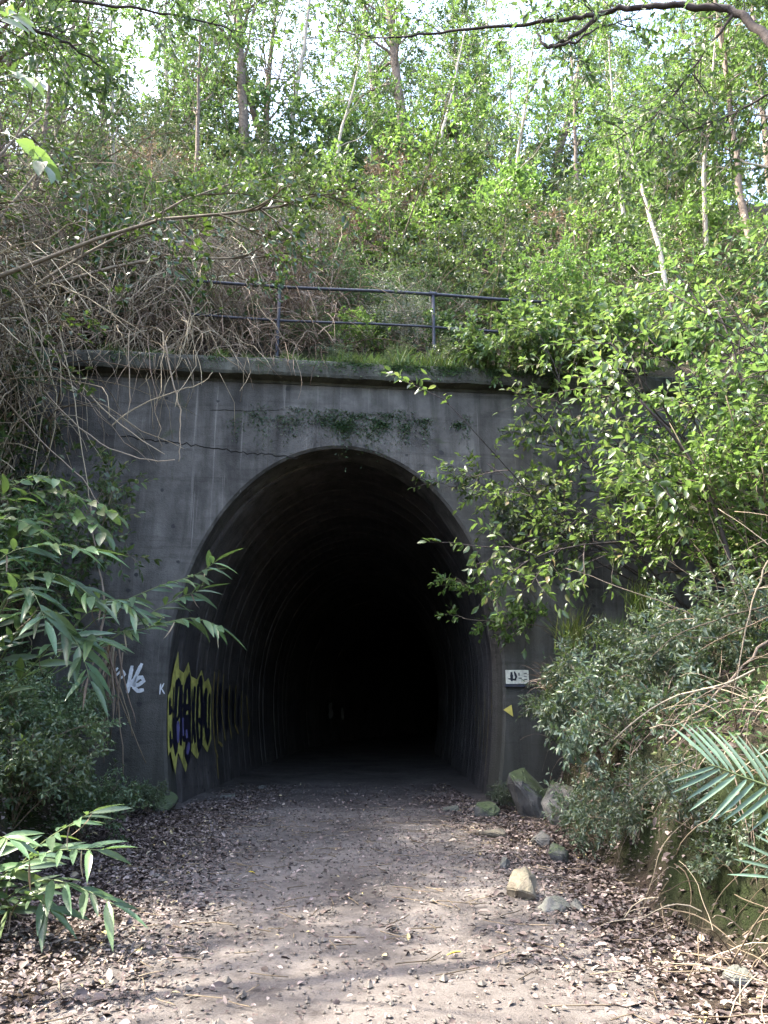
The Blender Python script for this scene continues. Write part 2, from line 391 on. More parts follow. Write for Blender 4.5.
def height(x, y):
    x = np.asarray(x, float); y = np.asarray(y, float)
    xx = x + .35 * fbm(x * .9, y * .9, 3)
    dl = foot_l(y) - xx; dr = xx - foot_r(y)
    hl = .75 * sstep(-.05, .75, dl) + .95 * np.maximum(0, dl - .3)
    hr = .95 * sstep(-.05, .55, dr) + .78 * np.maximum(0, dr - .2)
    far = 1.0 * sstep(6.5, 12.5, y)
    hl = hl * (1 + .55 * far)
    z = np.maximum(hl, hr); z = np.maximum(z, 0)
    z = 16 * np.tanh(z / 16)
    bank = sstep(.1, .8, z)
    z = z + bank * (.55 * fbm(x * .6, y * .6, 11) + .28 * fbm(x * 2.1, y * 2.1, 17)) + .025 * fbm(x * 1.5, y * 1.5, 23)
    w = plane_w(x, y)
    s = np.maximum(0, w - .5)
    hill = 7.72 + .25 * sstep(.3, .9, w) + 1.02 * np.minimum(s, 21) + .04 * np.maximum(0, s - 21)
    hill = hill + sstep(1.0, 3.0, w) * (1.1 * fbm(x * .25, y * .25, 31) + .4 * fbm(x * .9, y * .9, 37)) + .03 * np.abs(x) * sstep(1, 8, w)
    return np.where(w > .25, np.maximum(hill, np.where(np.abs(x) > 9, z, 0)), z)

def axis(lo, hi, step, ext):
    a = np.arange(lo, hi + step * .5, step); r = []; d = step; p = hi
    while p < ext: d *= 1.35; p += d; r.append(p)
    q = []; d = step; p = lo
    while p > -ext: d *= 1.35; p -= d; q.append(p)
    return np.concatenate([q[::-1], a, r])
gx = axis(-14, 14, .16, 700); gy = axis(-3, 17, .16, 700)
XX, YY = np.meshgrid(gx, gy); ZZ = height(XX, YY)
nx, ny = len(gx), len(gy)
V = np.stack([XX, YY, ZZ], -1).reshape(-1, 3)
i = np.arange(ny - 1)[:, None]; j = np.arange(nx - 1)[None]
q = np.stack([i * nx + j, i * nx + j + 1, (i + 1) * nx + j + 1, (i + 1) * nx + j], -1).reshape(-1, 4)
cu = (V[q].mean(1) - P0) @ U; zr = V[q][:, :, 2]; wq = plane_w(V[q].mean(1)[:, 0], V[q].mean(1)[:, 1])
kill = ((zr.max(1) - zr.min(1) > 2.0) & (np.abs(cu) < 3.4) & (np.abs(wq) < 1.5))
link('ground', mesh_np('ground', V, [q[~kill]], G['earth']), kind='structure')

# the trodden path, a sheet over the middle of the cutting floor
pv = []; ys = np.arange(-12, 12.75, .2); ts = np.linspace(-1, 1, 17)
for y in ys:
    c = -.35 * sstep(4, 12, y) - .12; hw = 1.75 + .35 * sstep(5, 12, y)
    jl = .22 * fbm(0.3, y * .9, 41) ; jr = .22 * fbm(7.3, y * .9, 43)
    xs = c + ts * hw + np.where(ts < 0, -jl * ts, jr * ts)
    yy = y + 0 * xs
    yl = P0[1] + (xs - P0[0]) * math.tan(PA) - .02
    yy = np.minimum(yy, yl)
    zz = .022 * (1 - np.abs(ts) ** 3) + .018 * fbm(xs * 2, yy * 2, 45) + .010 * fbm(xs * 7, yy * 7, 47)
    pv.append(np.stack([xs, yy, height(xs, yy) * (np.abs(height(xs, yy)) < .05) + zz + .006], -1))
pv = np.array(pv); a, b_ = pv.shape[:2]
i = np.arange(a - 1)[:, None]; j = np.arange(b_ - 1)[None]
q = np.stack([i * b_ + j, i * b_ + j + 1, (i + 1) * b_ + j + 1, (i + 1) * b_ + j], -1).reshape(-1, 4)
link('path', mesh_np('path', pv.reshape(-1, 3), [q], G['path']), kind='structure')

# ------------------------------------------------------------------ portal
def arch_half(v):                         # half width of the opening at height v
    v = np.asarray(v, float)
    up = 2.77 * np.sqrt(np.clip(1 - ((v - 2.2) / 3.87) ** 2, 0, 1))
    lo = 2.77 - .20 * ((2.2 - v) / 2.2) ** 2
    return np.where(v > 2.2, up, lo)
def arch_curve(n=64, grow_=0.0):
    pts = []
    for k in range(9): v = -.15 + 2.35 * k / 8; pts.append((-float(arch_half(max(v, 0))) - grow_, v))
    m = n - 18
    for k in range(1, m): t = math.pi * (1 - k / m); pts.append(((2.77 + grow_) * math.cos(t), 2.2 + (3.87 + grow_) * math.sin(t)))
    for k in range(9): v = 2.2 - 2.35 * k / 8; pts.append((float(arch_half(max(v, 0))) + grow_, v))
    return pts

portal = link('tunnel_portal', None, None, 'weathered grey concrete tunnel portal with tall arched opening', 'portal', loc=tuple(P0))
portal.rotation_euler = (0, 0, PA)
UL, UR, VT = -5.6, 7.6, 7.25
ac = arch_curve(); n = len(ac)
def outer(u, v, t):                       # arch point -> point on the wall's outline
    if t < .28: return (UL, -.15 + (VT + .15) * t / .28)
    if t > .72: return (UR, -.15 + (VT + .15) * (1 - t) / .28)
    return (UL + (UR - UL) * (t - .28) / .44, VT)
rings = []
ch = .045
out = [outer(*ac[k], k / (n - 1)) for k in range(n)]
ac_o = arch_curve(64, ch)
K = 10
rows = []
for s in range(K + 1):
    f = s / K
    rows.append([(ac_o[k][0] * (1 - f) + out[k][0] * f, 0.0, ac_o[k][1] * (1 - f) + out[k][1] * f) for k in range(n)])
rows = [[(p[0], .75, p[1]) for p in ac], [(p[0], ch, p[1]) for p in ac]] + rows + [[(p[0], .75, p[1]) for p in out]]
V = np.array(rows).reshape(-1, 3)
i = np.arange(len(rows) - 1)[:, None]; j = np.arange(n - 1)[None]
q = np.stack([i * n + j, i * n + j + 1, (i + 1) * n + j + 1, (i + 1) * n + j], -1).reshape(-1, 4)
wm = mesh_np('portal_wall', V, [q[:, ::-1]], G['concrete'], smooth=False)
link('wall', wm, portal)

def box_bm(bm, x0, x1, y0, y1, z0, z1):
    m = Matrix.Translation(((x0 + x1) / 2, (y0 + y1) / 2, (z0 + z1) / 2)) @ Matrix.Diagonal((x1 - x0, y1 - y0, z1 - z0, 1))
    return bmesh.ops.create_cube(bm, size=1, matrix=m)
bm = bmesh.new()
sec = [(-.17, 7.67), (-.22, 7.63), (-.24, 7.56), (-.24, 7.38), (-.22, 7.33), (-.03, 7.30), (-.015, 7.252), (.8, 7.252), (.8, 7.67)]
us = np.linspace(UL, UR, 200); vv = []
for u in us:
    jz = .012 * vnoise(u * 2.3, 1.0, 5); row = []
    for (w, v) in sec:
        e = .05 * vnoise(u * 4, v * 6, 9) + .03 * vnoise(u * 11, v * 9, 10) if w < -.15 else 0
        row.append(bm.verts.new((u, w + e, v + jz)))
    vv.append(row)
for a in range(len(us) - 1):
    for b_ in range(len(sec)):
        c = (b_ + 1) % len(sec); bm.faces.new((vv[a][b_], vv[a][c], vv[a + 1][c], vv[a + 1][b_]))
bm.faces.new(vv[0]); bm.faces.new(vv[-1][::-1])
bmesh.ops.recalc_face_normals(bm, faces=bm.faces)
me = bpy.data.meshes.new('coping'); bm.to_mesh(me); bm.free(); me.materials.append(G['coping'])
link('coping', me, portal, 'mossy projecting coping along the wall top')

def ribbon(pts, width, fn, acc, step=.05, seed=0):
    """flat painted stroke; pts in surface coordinates (a,b), fn maps them to 3-D"""
    P = []
    for (a, b2) in zip(pts[:-1], pts[1:]):
        d = math.dist(a, b2); k = max(1, int(d / step))
        for t in range(k): P.append((a[0] + (b2[0] - a[0]) * t / k, a[1] + (b2[1] - a[1]) * t / k))
    P.append(pts[-1]); P = np.array(P)
    T = np.gradient(P, axis=0); T = nrm(T); Q = np.stack([-T[:, 1], T[:, 0]], 1)
    rr = np.random.default_rng(seed); w = width * .5 * (1 + rr.normal(0, .10, (len(P), 1)))
    w[0] *= .6; w[-1] *= .6
    A = P + Q * w; B = P - Q * w
    V = np.array([fn(*p) for p in np.concatenate([A, B])])
    n_ = len(P); k = np.arange(n_ - 1)
    acc.add(V, [np.stack([k, k + 1, n_ + k + 1, n_ + k], 1)])

def on_face(d): return lambda u, v: (u, -d, v)
# crack across the spandrel, a second faint one
cr = Acc(); rr = np.random.default_rng(4)
p = [wall_px(*c) for c in [(120, 436), (160, 441), (200, 446), (240, 452), (272, 455), (298, 458)]]
def jag(p, k, am):
    o = []
    for a, b2 in zip(p[:-1], p[1:]):
        for t in range(k): f = t / k; o.append((a[0] + (b2[0] - a[0]) * f, a[1] + (b2[1] - a[1]) * f + rr.normal(0, am)))
    return o + [p[-1]]
ribbon(jag(p, 9, .014), .018, on_face(.003), cr, .04, 1)
link('crack', cr.mesh('crack', G['crack']), portal)
cr = Acc(); p = [wall_px(*c) for c in [(210, 410), (250, 411), (285, 410)]]
ribbon(jag(p, 8, .006), .012, on_face(.003), cr, .04, 2)
link('crack', cr.mesh('crack', G['crack']), portal)
# white spray tag left of the opening
def strokes(items, fn, name, mat, parent, step, seed, label=None, wm=1.0):
    for k_, (st, w) in enumerate(items):
        a_ = Acc(); ribbon(st, w * wm, fn, a_, step, seed + k_); link(name, a_.mesh(name, mat), parent, label)
def cpx(x, y): return wall_px(90 + x / 4.267, 620 + y / 4.267)
for st in ([(180, 195), (170, 250), (160, 312)], [(222, 185), (198, 235), (176, 285)],
           [(182, 283), (210, 275), (230, 260), (222, 244), (204, 246), (190, 265), (188, 288), (204, 303), (230, 298)]):
    strokes([([cpx(*c) for c in st], .062)], on_face(.004), 'letter_stroke', G['white'], portal, .03, 3, 'white sprayed lettering beside the opening')
for st in ([(78, 236), (84, 200), (104, 190), (100, 224), (120, 204)], [(90, 250), (112, 236), (138, 214), (150, 232), (132, 250)], [(74, 206), (96, 186)]):
    strokes([([cpx(*c) for c in st], .038)], on_face(.006), 'letter_stroke', G['white'], portal, .03, 4)
for st in ([(298, 318), (302, 272)], [(303, 296), (316, 270)], [(304, 290), (318, 315)]):
    strokes([([cpx(*c) for c in st], .022)], on_face(.005), 'letter_stroke', G['white'], portal, .03, 5)

# moss hanging on the ledge under the coping
rng = np.random.default_rng(8); ms = Acc()
cl = np.concatenate([rng.normal(.1, .7, 26), rng.uniform(-2.2, 3.8, 22)]); uu = []; vvv = []
for c_ in cl:
    k_ = int(rng.uniform(20, 110)); dp_ = rng.uniform(.03, .34); uu.append(c_ + rng.normal(0, .05 + .08 * rng.random(), k_)); vvv.append(6.66 + .08 * rng.normal() - np.abs(rng.normal(0, dp_, k_)))
uu = np.concatenate(uu); vvv = np.concatenate(vvv); n_ = len(uu)
leaves(ms, np.stack([uu, np.full(n_, -.004), vvv], 1), np.stack([rng.normal(0, .4, n_), -rng.uniform(.1, .5, n_), rng.uniform(-1, .1, n_)], 1), rng.normal(0, 1, (n_, 3)), rng.uniform(.03, .08, n_), .02, T_SMALL, rng.uniform(0, .6, n_))
link('moss', ms.mesh('moss', G['leaf_dark']), portal, 'dark moss growing on the face below the coping', kind='stuff')
ms = Acc(); uu = np.concatenate([c_ + rng.normal(0, .12, 70) for c_ in np.concatenate([rng.uniform(-4.5, 4.5, 30), rng.normal(1.3, .9, 26)])]); k = len(uu)
vz = 7.66 - np.abs(rng.normal(0, .10, k)); wz = np.where(vz > 7.62, -.18, -.235) 
leaves(ms, np.stack([uu, wz, vz], 1), np.stack([rng.normal(0, .6, k), -rng.uniform(.1, .6, k), rng.normal(-.2, .5, k)], 1), rng.normal(0, 1, (k, 3)), rng.uniform(.025, .07, k), .022, T_SMALL, rng.uniform(0, .7, k))
link('moss', ms.mesh('moss', G['leaf_mid']), portal, 'green moss cushions along the coping edge', kind='stuff')
# moss and lichen clots on the right of the face
ms = Acc(); n_ = 0
for (cx_, cy_, rr_, k) in [(505, 515, 14, 240), (545, 525, 14, 260), (553, 548, 12, 200), (515, 545, 16, 160), (560, 500, 14, 200), (528, 613, 10, 160), (500, 500, 8, 110), (550, 570, 10, 130)]:
    c = rng.normal(0, rr_ * .55, (k, 2)) + [cx_, cy_]
    uv = np.array([wall_px(*q_) for q_ in c])
    leaves(ms, np.stack([uv[:, 0], np.full(k, -.004), uv[:, 1]], 1), np.stack([rng.normal(0, 1, k), -rng.uniform(.2, .8, k), rng.normal(-.3, .6, k)], 1), rng.normal(0, 1, (k, 3)), rng.uniform(.03, .07, k), .025, T_SMALL, rng.uniform(0, .5, k))
link('moss', ms.mesh('moss', G['leaf_dark']), portal, 'dark moss clots on the right of the face', kind='stuff')
# pale lime run
strokes([([wall_px(*c) for c in st], w) for st, w in (([(549, 488), (551, 515), (547, 540), (553, 560)], .11), ([(556, 500), (553, 530)], .06), ([(569, 574), (570, 590)], .06))], on_face(.002), 'lime_or_painted_light', G['white'], portal, .05, 7)


# ------------------------------------------------------------------ tunnel lining
def axis_pt(s):                           # centre line: straight, then bending right
    s0 = 14.0; Rr = 60.0
    if s <= s0: return np.array([P0[0], P0[1] + s, 0]), 0.0
    a = (s - s0) / Rr
    return np.array([P0[0] + Rr * (1 - math.cos(a)), P0[1] + s0 + Rr * math.sin(a), 0]), a
def tun(s, u, v):
    c, a = axis_pt(s); h = PA * max(0, 1 - s / 14) - a
    return c + np.array([math.cos(h), math.sin(h), 0]) * u + Zv * v
lining = link('tunnel_lining', None, None, 'dark sooty tunnel lining of concrete rings running into the hill', 'tunnel', loc=tuple(P0))
prof = np.array(arch_curve(64)); ctr = np.array([0, 2.4])
rl = np.random.default_rng(5)
s = .765; k = 0
while s < 46:
    ln = rl.choice([.55, .8, 1.1, .7]) if s < 14 else 2.4
    jit = 0.0 if s < 8.5 else rl.uniform(-.03, .03)
    dp = rl.uniform(.03, .06)
    stn = [(s, .12), (s + .004, dp * .3 + jit + .004), (s + .05, jit), (s + ln - .05, jit + rl.uniform(0, .01)), (s + ln - .004, jit + .01), (s + ln, .12)]
    rows = []
    for (ss, off) in stn:
        d = prof - ctr; d = d / np.linalg.norm(d, axis=1)[:, None]
        pp = prof + d * off
        rows.append([tun(ss, *p_) - P0 for p_ in pp])
    V = np.array(rows); m_ = V.shape[1]
    i = np.arange(len(stn) - 1)[:, None]; j = np.arange(m_ - 1)[None]
    q = np.stack([i * m_ + j, i * m_ + j + 1, (i + 1) * m_ + j + 1, (i + 1) * m_ + j], -1).reshape(-1, 4)
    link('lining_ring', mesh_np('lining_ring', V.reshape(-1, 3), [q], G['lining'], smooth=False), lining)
    s += ln; k += 1
# far end stays closed by the bend; an added end wall, out of sight, keeps the bore dark
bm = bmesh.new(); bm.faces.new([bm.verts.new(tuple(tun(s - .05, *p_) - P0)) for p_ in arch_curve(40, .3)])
me = bpy.data.meshes.new('added_end_face'); bm.to_mesh(me); bm.free(); me.materials.append(G['lining']); link('added_end_face', me, lining)
# tunnel floor
rows = []
for ss in np.arange(-.02, s, .35):
    rows.append([tun(ss, u, .012 + .03 * float(fbm(u * 1.3, ss * 1.3, 71)) + .05 * (abs(u) / 2.6) ** 4) for u in np.linspace(-2.75, 2.75, 15)])
V = np.array(rows); m_ = V.shape[1]
i = np.arange(len(rows) - 1)[:, None]; j = np.arange(m_ - 1)[None]
q = np.stack([i * m_ + j, i * m_ + j + 1, (i + 1) * m_ + j + 1, (i + 1) * m_ + j], -1).reshape(-1, 4)
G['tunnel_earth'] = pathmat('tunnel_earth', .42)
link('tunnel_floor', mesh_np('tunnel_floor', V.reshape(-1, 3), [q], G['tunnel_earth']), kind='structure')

# graffiti on the left inner wall
def lw(d): return lambda s_, v: tun(s_, -float(arch_half(v)) + d, v) - P0
def fill(top, bot, s0, s1, d, mat, name, label=None, ns=60, nv=8):
    ss = np.linspace(s0, s1, ns); V = []
    f = lw(d)
    for s_ in ss:
        tv = np.interp(s_, *zip(*top)); bv = np.interp(s_, *zip(*bot))
        V += [f(s_, bv + (tv - bv) * t / nv) for t in range(nv + 1)]
    i = np.arange(ns - 1)[:, None]; j = np.arange(nv)[None]; k = nv + 1
    q = np.stack([i * k + j, i * k + j + 1, (i + 1) * k + j + 1, (i + 1) * k + j], -1).reshape(-1, 4)
    link(name, mesh_np(name, np.array(V), [q], mat), lining, label)
fill([(.06, 1.75), (.2, 1.85), (.28, 2.15), (.48, 2.50), (.62, 2.20), (.95, 2.15), (1.2, 2.36), (1.45, 2.12), (1.9, 2.08), (2.2, 2.28), (2.5, 2.05), (2.8, 2.15), (3.1, 1.95)],
     [(.06, .82), (.2, .90), (.42, .52), (.65, .86), (1.05, .50), (1.45, .84), (1.9, .66), (2.3, .92), (2.7, .74), (3.1, .98)], .06, 3.1, .008, G['yellow'], 'graffiti_fill', 'yellow zigzag-edged graffiti backing')
strokes((([(.16, 1.72), (.16, 1.50), (.30, 1.55)], .10), ([(.20, 1.20), (.20, .98), (.34, 1.05)], .09),
              ([(.55, 2.02), (.50, 1.5), (.46, .88), (.62, 1.05)], .15), ([(.55, 2.02), (.75, 1.95), (.72, 1.45), (.60, 1.35)], .09),
              ([(.85, 1.95), (.86, 1.2), (.80, .95)], .13), ([(1.02, 1.0), (1.10, 1.9), (1.3, 2.1), (1.42, 1.6), (1.40, .92), (1.2, .70), (1.05, .9)], .16),
              ([(1.1, 1.3), (1.35, 1.25)], .28), ([(1.1, 1.0), (1.3, .95)], .26), ([(1.75, 1.95), (1.7, 1.4), (1.78, .95)], .14), ([(2.0, 2.0), (2.2, 2.1), (2.34, 1.6), (2.25, .98), (2.02, .85), (1.95, 1.3), (2.0, 2.0)], .15),
              ([(2.65, 1.95), (2.6, 1.3), (2.75, .95), (2.95, 1.2)], .18), ([(2.95, 1.85), (2.9, 1.2)], .14)), lw(.013), 'graffiti_letter', G['soot_black'], lining, .06, 9, 'black outlined graffiti lettering', 1.3)
strokes((([(.36, 1.9), (.34, 1.3), (.38, .95)], .07), ([(1.55, 1.9), (1.62, 1.3), (1.56, .95)], .09), ([(2.48, 1.85), (2.44, 1.2)], .09), ([(1.12, 1.55), (1.38, 1.6)], .12), ([(2.05, 1.35), (2.3, 1.3)], .12), ([(.95, .9), (.97, .35)], .02), ([(1.85, .9), (1.86, .42)], .025)), lw(.015), 'graffiti_letter', G['soot_black'], lining, .06, 40)
strokes((([(.66, 1.35), (.63, 1.0)], .10), ([(1.22, .95), (1.30, .82)], .16), ([(1.18, 1.2), (1.2, 1.05)], .10), ([(.95, 1.4), (.97, 1.1)], .06)), lw(.017), 'graffiti_shade', G['violet'], lining, .06, 11, None, 1.7)
strokes((([(3.3, 2.3), (3.25, 1.4), (3.4, .75), (3.6, .60)], .07), ([(3.5, .75), (3.45, .2)], .07), ([(3.7, 2.35), (3.6, 1.6), (3.7, .9), (4.1, .8)], .07), ([(4.2, 2.3), (4.1, 1.5), (4.4, .9)], .07),
              ([(4.9, 2.1), (4.8, 1.4), (5.1, .9)], .08), ([(5.6, 2.1), (5.5, 1.2), (5.9, 1.0)], .08), ([(6.4, 2.0), (6.3, 1.1)], .10), ([(7.0, 1.9), (7.4, 1.2), (7.1, .9)], .10)), lw(.010), 'graffiti_outline', G['ochre'], lining, .08, 12, 'faded ochre graffiti outlines deeper in the tunnel')
strokes((([(3.5, 2.1), (3.45, 1.0)], .2), ([(3.95, 2.1), (3.9, 1.1)], .25), ([(4.6, 2.0), (4.6, 1.1)], .3), ([(5.3, 2.0), (5.3, 1.2)], .25), ([(6.0, 1.9), (5.9, 1.2)], .25)), lw(.013), 'graffiti_letter', G['soot_black'], lining, .08, 13)
strokes((([(24.0, 1.9), (24.1, 1.2)], .9), ([(26.3, 1.7), (26.3, 1.1)], .5)), lw(.045), 'lime_or_painted_light', G['white'], lining, .1, 14, 'pale patch painted for far-end light deep in the tunnel')  # daylight from the far end, painted on the wall in white
# cables / pale drips on the right inner wall
def rw(d): return lambda s_, v: tun(s_, float(arch_half(v)) - d, v) - P0
rg = np.random.default_rng(31)
for k in range(7):
    s_ = .9 + k * .5 + rg.uniform(-.1, .1); v1 = rg.uniform(1.4, 2.2); v0 = v1 - rg.uniform(.5, 1.2)
    strokes([([(s_, v1), (s_ + .04, (v1 + v0) / 2), (s_ - .02, v0)], .03)], rw(.008), 'lime_or_painted_light', G['ochre'], lining, .08, 15 + k)

# ------------------------------------------------------------------ plate and marker on the right jamb
pu, pvv = wall_px(517, 677)
pl = link('wall_plate', None, None, 'small cream plate with dark marks right of the opening', 'plate', loc=tuple(wp(pu, pvv, 0))); pl.rotation_euler = (0, 0, PA)
bm = bmesh.new(); box_bm(bm, -.20, .20, -.022, -.002, -.115, .115); bmesh.ops.bevel(bm, geom=bm.edges[:], offset=.004, affect='EDGES')
me = bpy.data.meshes.new('panel'); bm.to_mesh(me); bm.free(); me.materials.append(G['plate']); link('panel', me, pl)
bm = bmesh.new(); box_bm(bm, -.22, .22, -.06, -.001, -.165, -.122)
me = bpy.data.meshes.new('ledge'); bm.to_mesh(me); bm.free(); me.materials.append(G['iron']); link('ledge', me, pl)
strokes((([(-.10, .08), (-.10, -.07)], .05), ([(-.05, .09), (-.02, .0), (-.05, -.06)], .035), ([(-.16, -.03), (-.02, -.05)], .03), ([(.03, .07), (.03, .02)], .03), ([(.02, -.02), (.08, -.02)], .02), ([(.11, .06), (.17, .06)], .018), ([(.11, .01), (.16, .01)], .018), ([(.11, -.04), (.17, -.04)], .018)), on_face(.025), 'plate_mark', G['soot_black'], pl, .03, 3)
mu, mv = wall_px(508, 711)
gb = Acc(); V = np.array([(-.08, -.004, .02), (.06, -.004, .10), (.08, -.004, -.09), (-.08, -.018, .02), (.06, -.018, .10), (.08, -.018, -.09)])
bm = bmesh.new(); vs2 = [bm.verts.new(v) for v in V]; bm.faces.new(vs2[3:]); bm.faces.new(vs2[2::-1])
for a in range(3): bm.faces.new((vs2[a], vs2[(a + 1) % 3], vs2[3 + (a + 1) % 3], vs2[3 + a]))
bmesh.ops.recalc_face_normals(bm, faces=bm.faces)
me = bpy.data.meshes.new('marker'); bm.to_mesh(me); bm.free(); me.materials.append(plain('marker_yellow', (.62, .52, .12), .5, .4, .2, 12))
o = link('triangle_marker', me, None, 'small yellow triangular marker below the cream plate', 'marker', loc=tuple(wp(mu, mv))); o.rotation_euler = (0, 0, PA)

# ------------------------------------------------------------------ railing on the portal
rail = link('railing', None, None, 'dark iron two-bar pipe railing along the top of the portal', 'railing', loc=tuple(wp(0, 7.9, .3))); rail.rotation_euler = (0, 0, PA)
def tube_mesh(name, pts, r, mat, k=8):
    a = Acc(); P = np.array(pts, float)[None]; rr_ = np.full((1, P.shape[1]), r) if np.isscalar(r) else np.array(r, float)[None]
    tubes(a, P, rr_, k); return a.mesh(name, mat)
RT = wall_px(400, 293, .3)[1] - 7.9; RM = wall_px(400, 326, .3)[1] - 7.9
def railbar(z, u0, u1):
    us_ = np.linspace(u0, u1, 9); return [(u_, 0, z + .02 * math.sin(u_ * 1.3)) for u_ in us_]
link('rail', tube_mesh('rail', railbar(RT, -2.9, 4.85), .032, G['iron']), rail)
link('rail', tube_mesh('rail', railbar(RM, -2.9, 4.3), .026, G['iron']), rail)
pm = tube_mesh('post', [(0, 0, -.35), (0, 0, RT * .5), (0, 0, RT + .01)], .035, G['iron'])
fm_ = tube_mesh('fitting', [(-.07, 0, 0), (0, 0, 0), (.07, 0, 0)], .05, G['iron'])
for u_ in (-1.25, 1.75, 4.6):
    o = link('post', pm, rail, loc=(u_, 0, 0)); o2 = link('fitting', fm_, o, loc=(0, 0, RT + .02 * math.sin(u_ * 1.3)))

# ------------------------------------------------------------------ stones
def stone_mesh(seed, sx, sy, sz, mat, npt=16, bev=.1):
    r_ = np.random.default_rng(seed); bm = bmesh.new()
    for v in nrm(r_.normal(0, 1, (npt, 3))): bm.verts.new(v * np.array([sx, sy, sz]) * r_.uniform(.88, 1.05))
    h = bmesh.ops.convex_hull(bm, input=bm.verts[:]); bmesh.ops.delete(bm, geom=[g for g in h['geom_interior'] if isinstance(g, bmesh.types.BMVert)], context='VERTS')
    bmesh.ops.bevel(bm, geom=bm.edges[:], offset=min(sx, sy, sz) * bev, segments=2, affect='EDGES', clamp_overlap=True)
    bmesh.ops.triangulate(bm, faces=bm.faces[:])
    bmesh.ops.subdivide_edges(bm, edges=bm.edges[:], cuts=2, use_grid_fill=True); bm.normal_update()
    for v in bm.verts:
        v.co += v.normal * float(fbm(v.co.x * 5 / sx * .4 + seed, v.co.y * 5 / sy * .4 + v.co.z * 3, seed)) * min(sx, sy, sz) * .20
    me = bpy.data.meshes.new('stone'); bm.to_mesh(me); bm.free(); me.materials.append(mat)
    for p_ in me.polygons: p_.use_smooth = False
    return me
def gpt(px, py):
    r = ray(px, py); t = -CAMH / r[2]; return np.array([r[0] * t, r[1] * t, 0])
stones = [  # name, pixel of base centre, half sizes, mat, label, seed
    ('boulder', (530, 818), (.40, .38, .58), 'rock_moss', 'large grey boulder with bright moss on top, beside the right jamb', 1),
    ('boulder', (566, 828), (.34, .30, .36), 'rock', 'smooth grey boulder half hidden under shrubs right of the mossy boulder', 22),
    ('stone', (523, 900), (.155, .15, .17), 'rock_tan', 'upright tan stone with a flat pale face on the right of the path', 3),
    ('stone', (554, 911), (.15, .12, .075), 'rock', 'flat grey stone just right of the upright tan stone', 4),
    ('stone', (491, 838), (.24, .17, .12), 'rock_tan', 'flat-topped brown stone at the path edge before the right jamb', 5),
    ('stone', (557, 862), (.17, .14, .13), 'rock_moss', 'mossy stone in the leaves at the foot of the right bank', 6),
    ('stone', (583, 912), (.11, .10, .08), 'rock', 'small grey stone beside the flat one, nearest the bank', 7),
    ('stone', (487, 818), (.26, .22, .17), 'rock_moss', 'low mossy stone against the foot of the right jamb', 8),
    ('stone', (504, 868), (.12, .10, .07), 'rock', 'small dark stone above the upright tan stone', 9),
    ('stone', (543, 846), (.20, .14, .12), 'rock', 'grey stone in front of the mossy boulder', 10),
    ('stone', (452, 812), (.16, .12, .08), 'rock', 'dark stone lying in the tunnel mouth by the right wall', 11),
    ('boulder', (160, 812), (.30, .26, .34), 'rock_moss', 'dark mossy boulder at the foot of the left jamb', 12),
    ('stone', (228, 800), (.20, .14, .08), 'rock', 'flat dark stone in the tunnel mouth by the left wall', 13),
    ('stone', (262, 790), (.16, .12, .07), 'rock', 'small stone farther inside along the left wall', 14),
    ('stone', (738, 985), (.10, .09, .07), 'rock', 'pale stone among dry stalks in the lower right corner', 15),
]
for nm, (px, py), (sx, sy, sz), mt, lb, sd in stones:
    g = gpt(px, py); g[1] = min(g[1], 11.9) if abs(px - 520) < 50 else g[1]; o = link(nm, stone_mesh(sd, sx, sy, sz, G[mt]), None, lb, nm)
    o.location = (g[0], g[1], sz * .45 + max(0, float(height(g[0], g[1])) if abs(g[0]) < 3 and g[1] < 12 else 0)); o.rotation_euler = (0, 0, sd * 1.7)

# ------------------------------------------------------------------ plants
def shrub(seed, h=1.6, stems=7, spread=.7, sub=6, tw=4, lv=9, L=.10, W=.05, T=T_OVAL, leaf='leaf_mid', wood='stem', bias=(0, 0, 0), wob=.13, grav=-.03, r0=.012, flat=.6, droop=.1, l1=.45, l2=.22, t1=.3):
    rng = np.random.default_rng(seed)
    th = rng.uniform(0, 2 * math.pi, stems); rd = rng.uniform(.2, 1, stems) * spread
    S = np.stack([np.cos(th) * .06 * h, np.sin(th) * .06 * h, np.full(stems, -.15)], 1)
    D = nrm(np.stack([np.cos(th) * rd, np.sin(th) * rd, np.ones(stems)], 1) + np.array(bias))
    Pa = grow(rng, S, D, h * rng.uniform(.7, 1.15, stems), 9, wob, grav)
    s1, d1, t = sprout(rng, Pa, sub, t1, 1, .8)
    Pb = grow(rng, s1, d1 + np.array(bias) * .3, h * l1 * (1.15 - .6 * t) * rng.uniform(.7, 1.2, len(s1)), 6, wob, grav)
    s2, d2, t = sprout(rng, Pb, tw, .2, 1, .8)
    Pc = grow(rng, s2, d2, h * l2 * rng.uniform(.6, 1.2, len(s2)), 4, wob, grav)
    w = Acc()
    tubes(w, Pa, np.linspace(r0, r0 * .35, 9)[None] * rng.uniform(.7, 1.2, (stems, 1)), 5)
    tubes(w, Pb, np.linspace(r0 * .45, r0 * .18, 6)[None].repeat(len(Pb), 0), 3)
    tubes(w, Pc, np.linspace(r0 * .22, r0 * .12, 4)[None].repeat(len(Pc), 0), 3)
    lf = Acc()
    twig_leaves(rng, lf, Pc, lv, L, W, T, .1, flat, 1.0, True, droop)
    twig_leaves(rng, lf, Pb, max(2, lv // 2), L, W, T, .4, flat, 1.0, True, droop)
    return w.mesh('stem', G[wood]), lf.mesh('foliage', G[leaf])

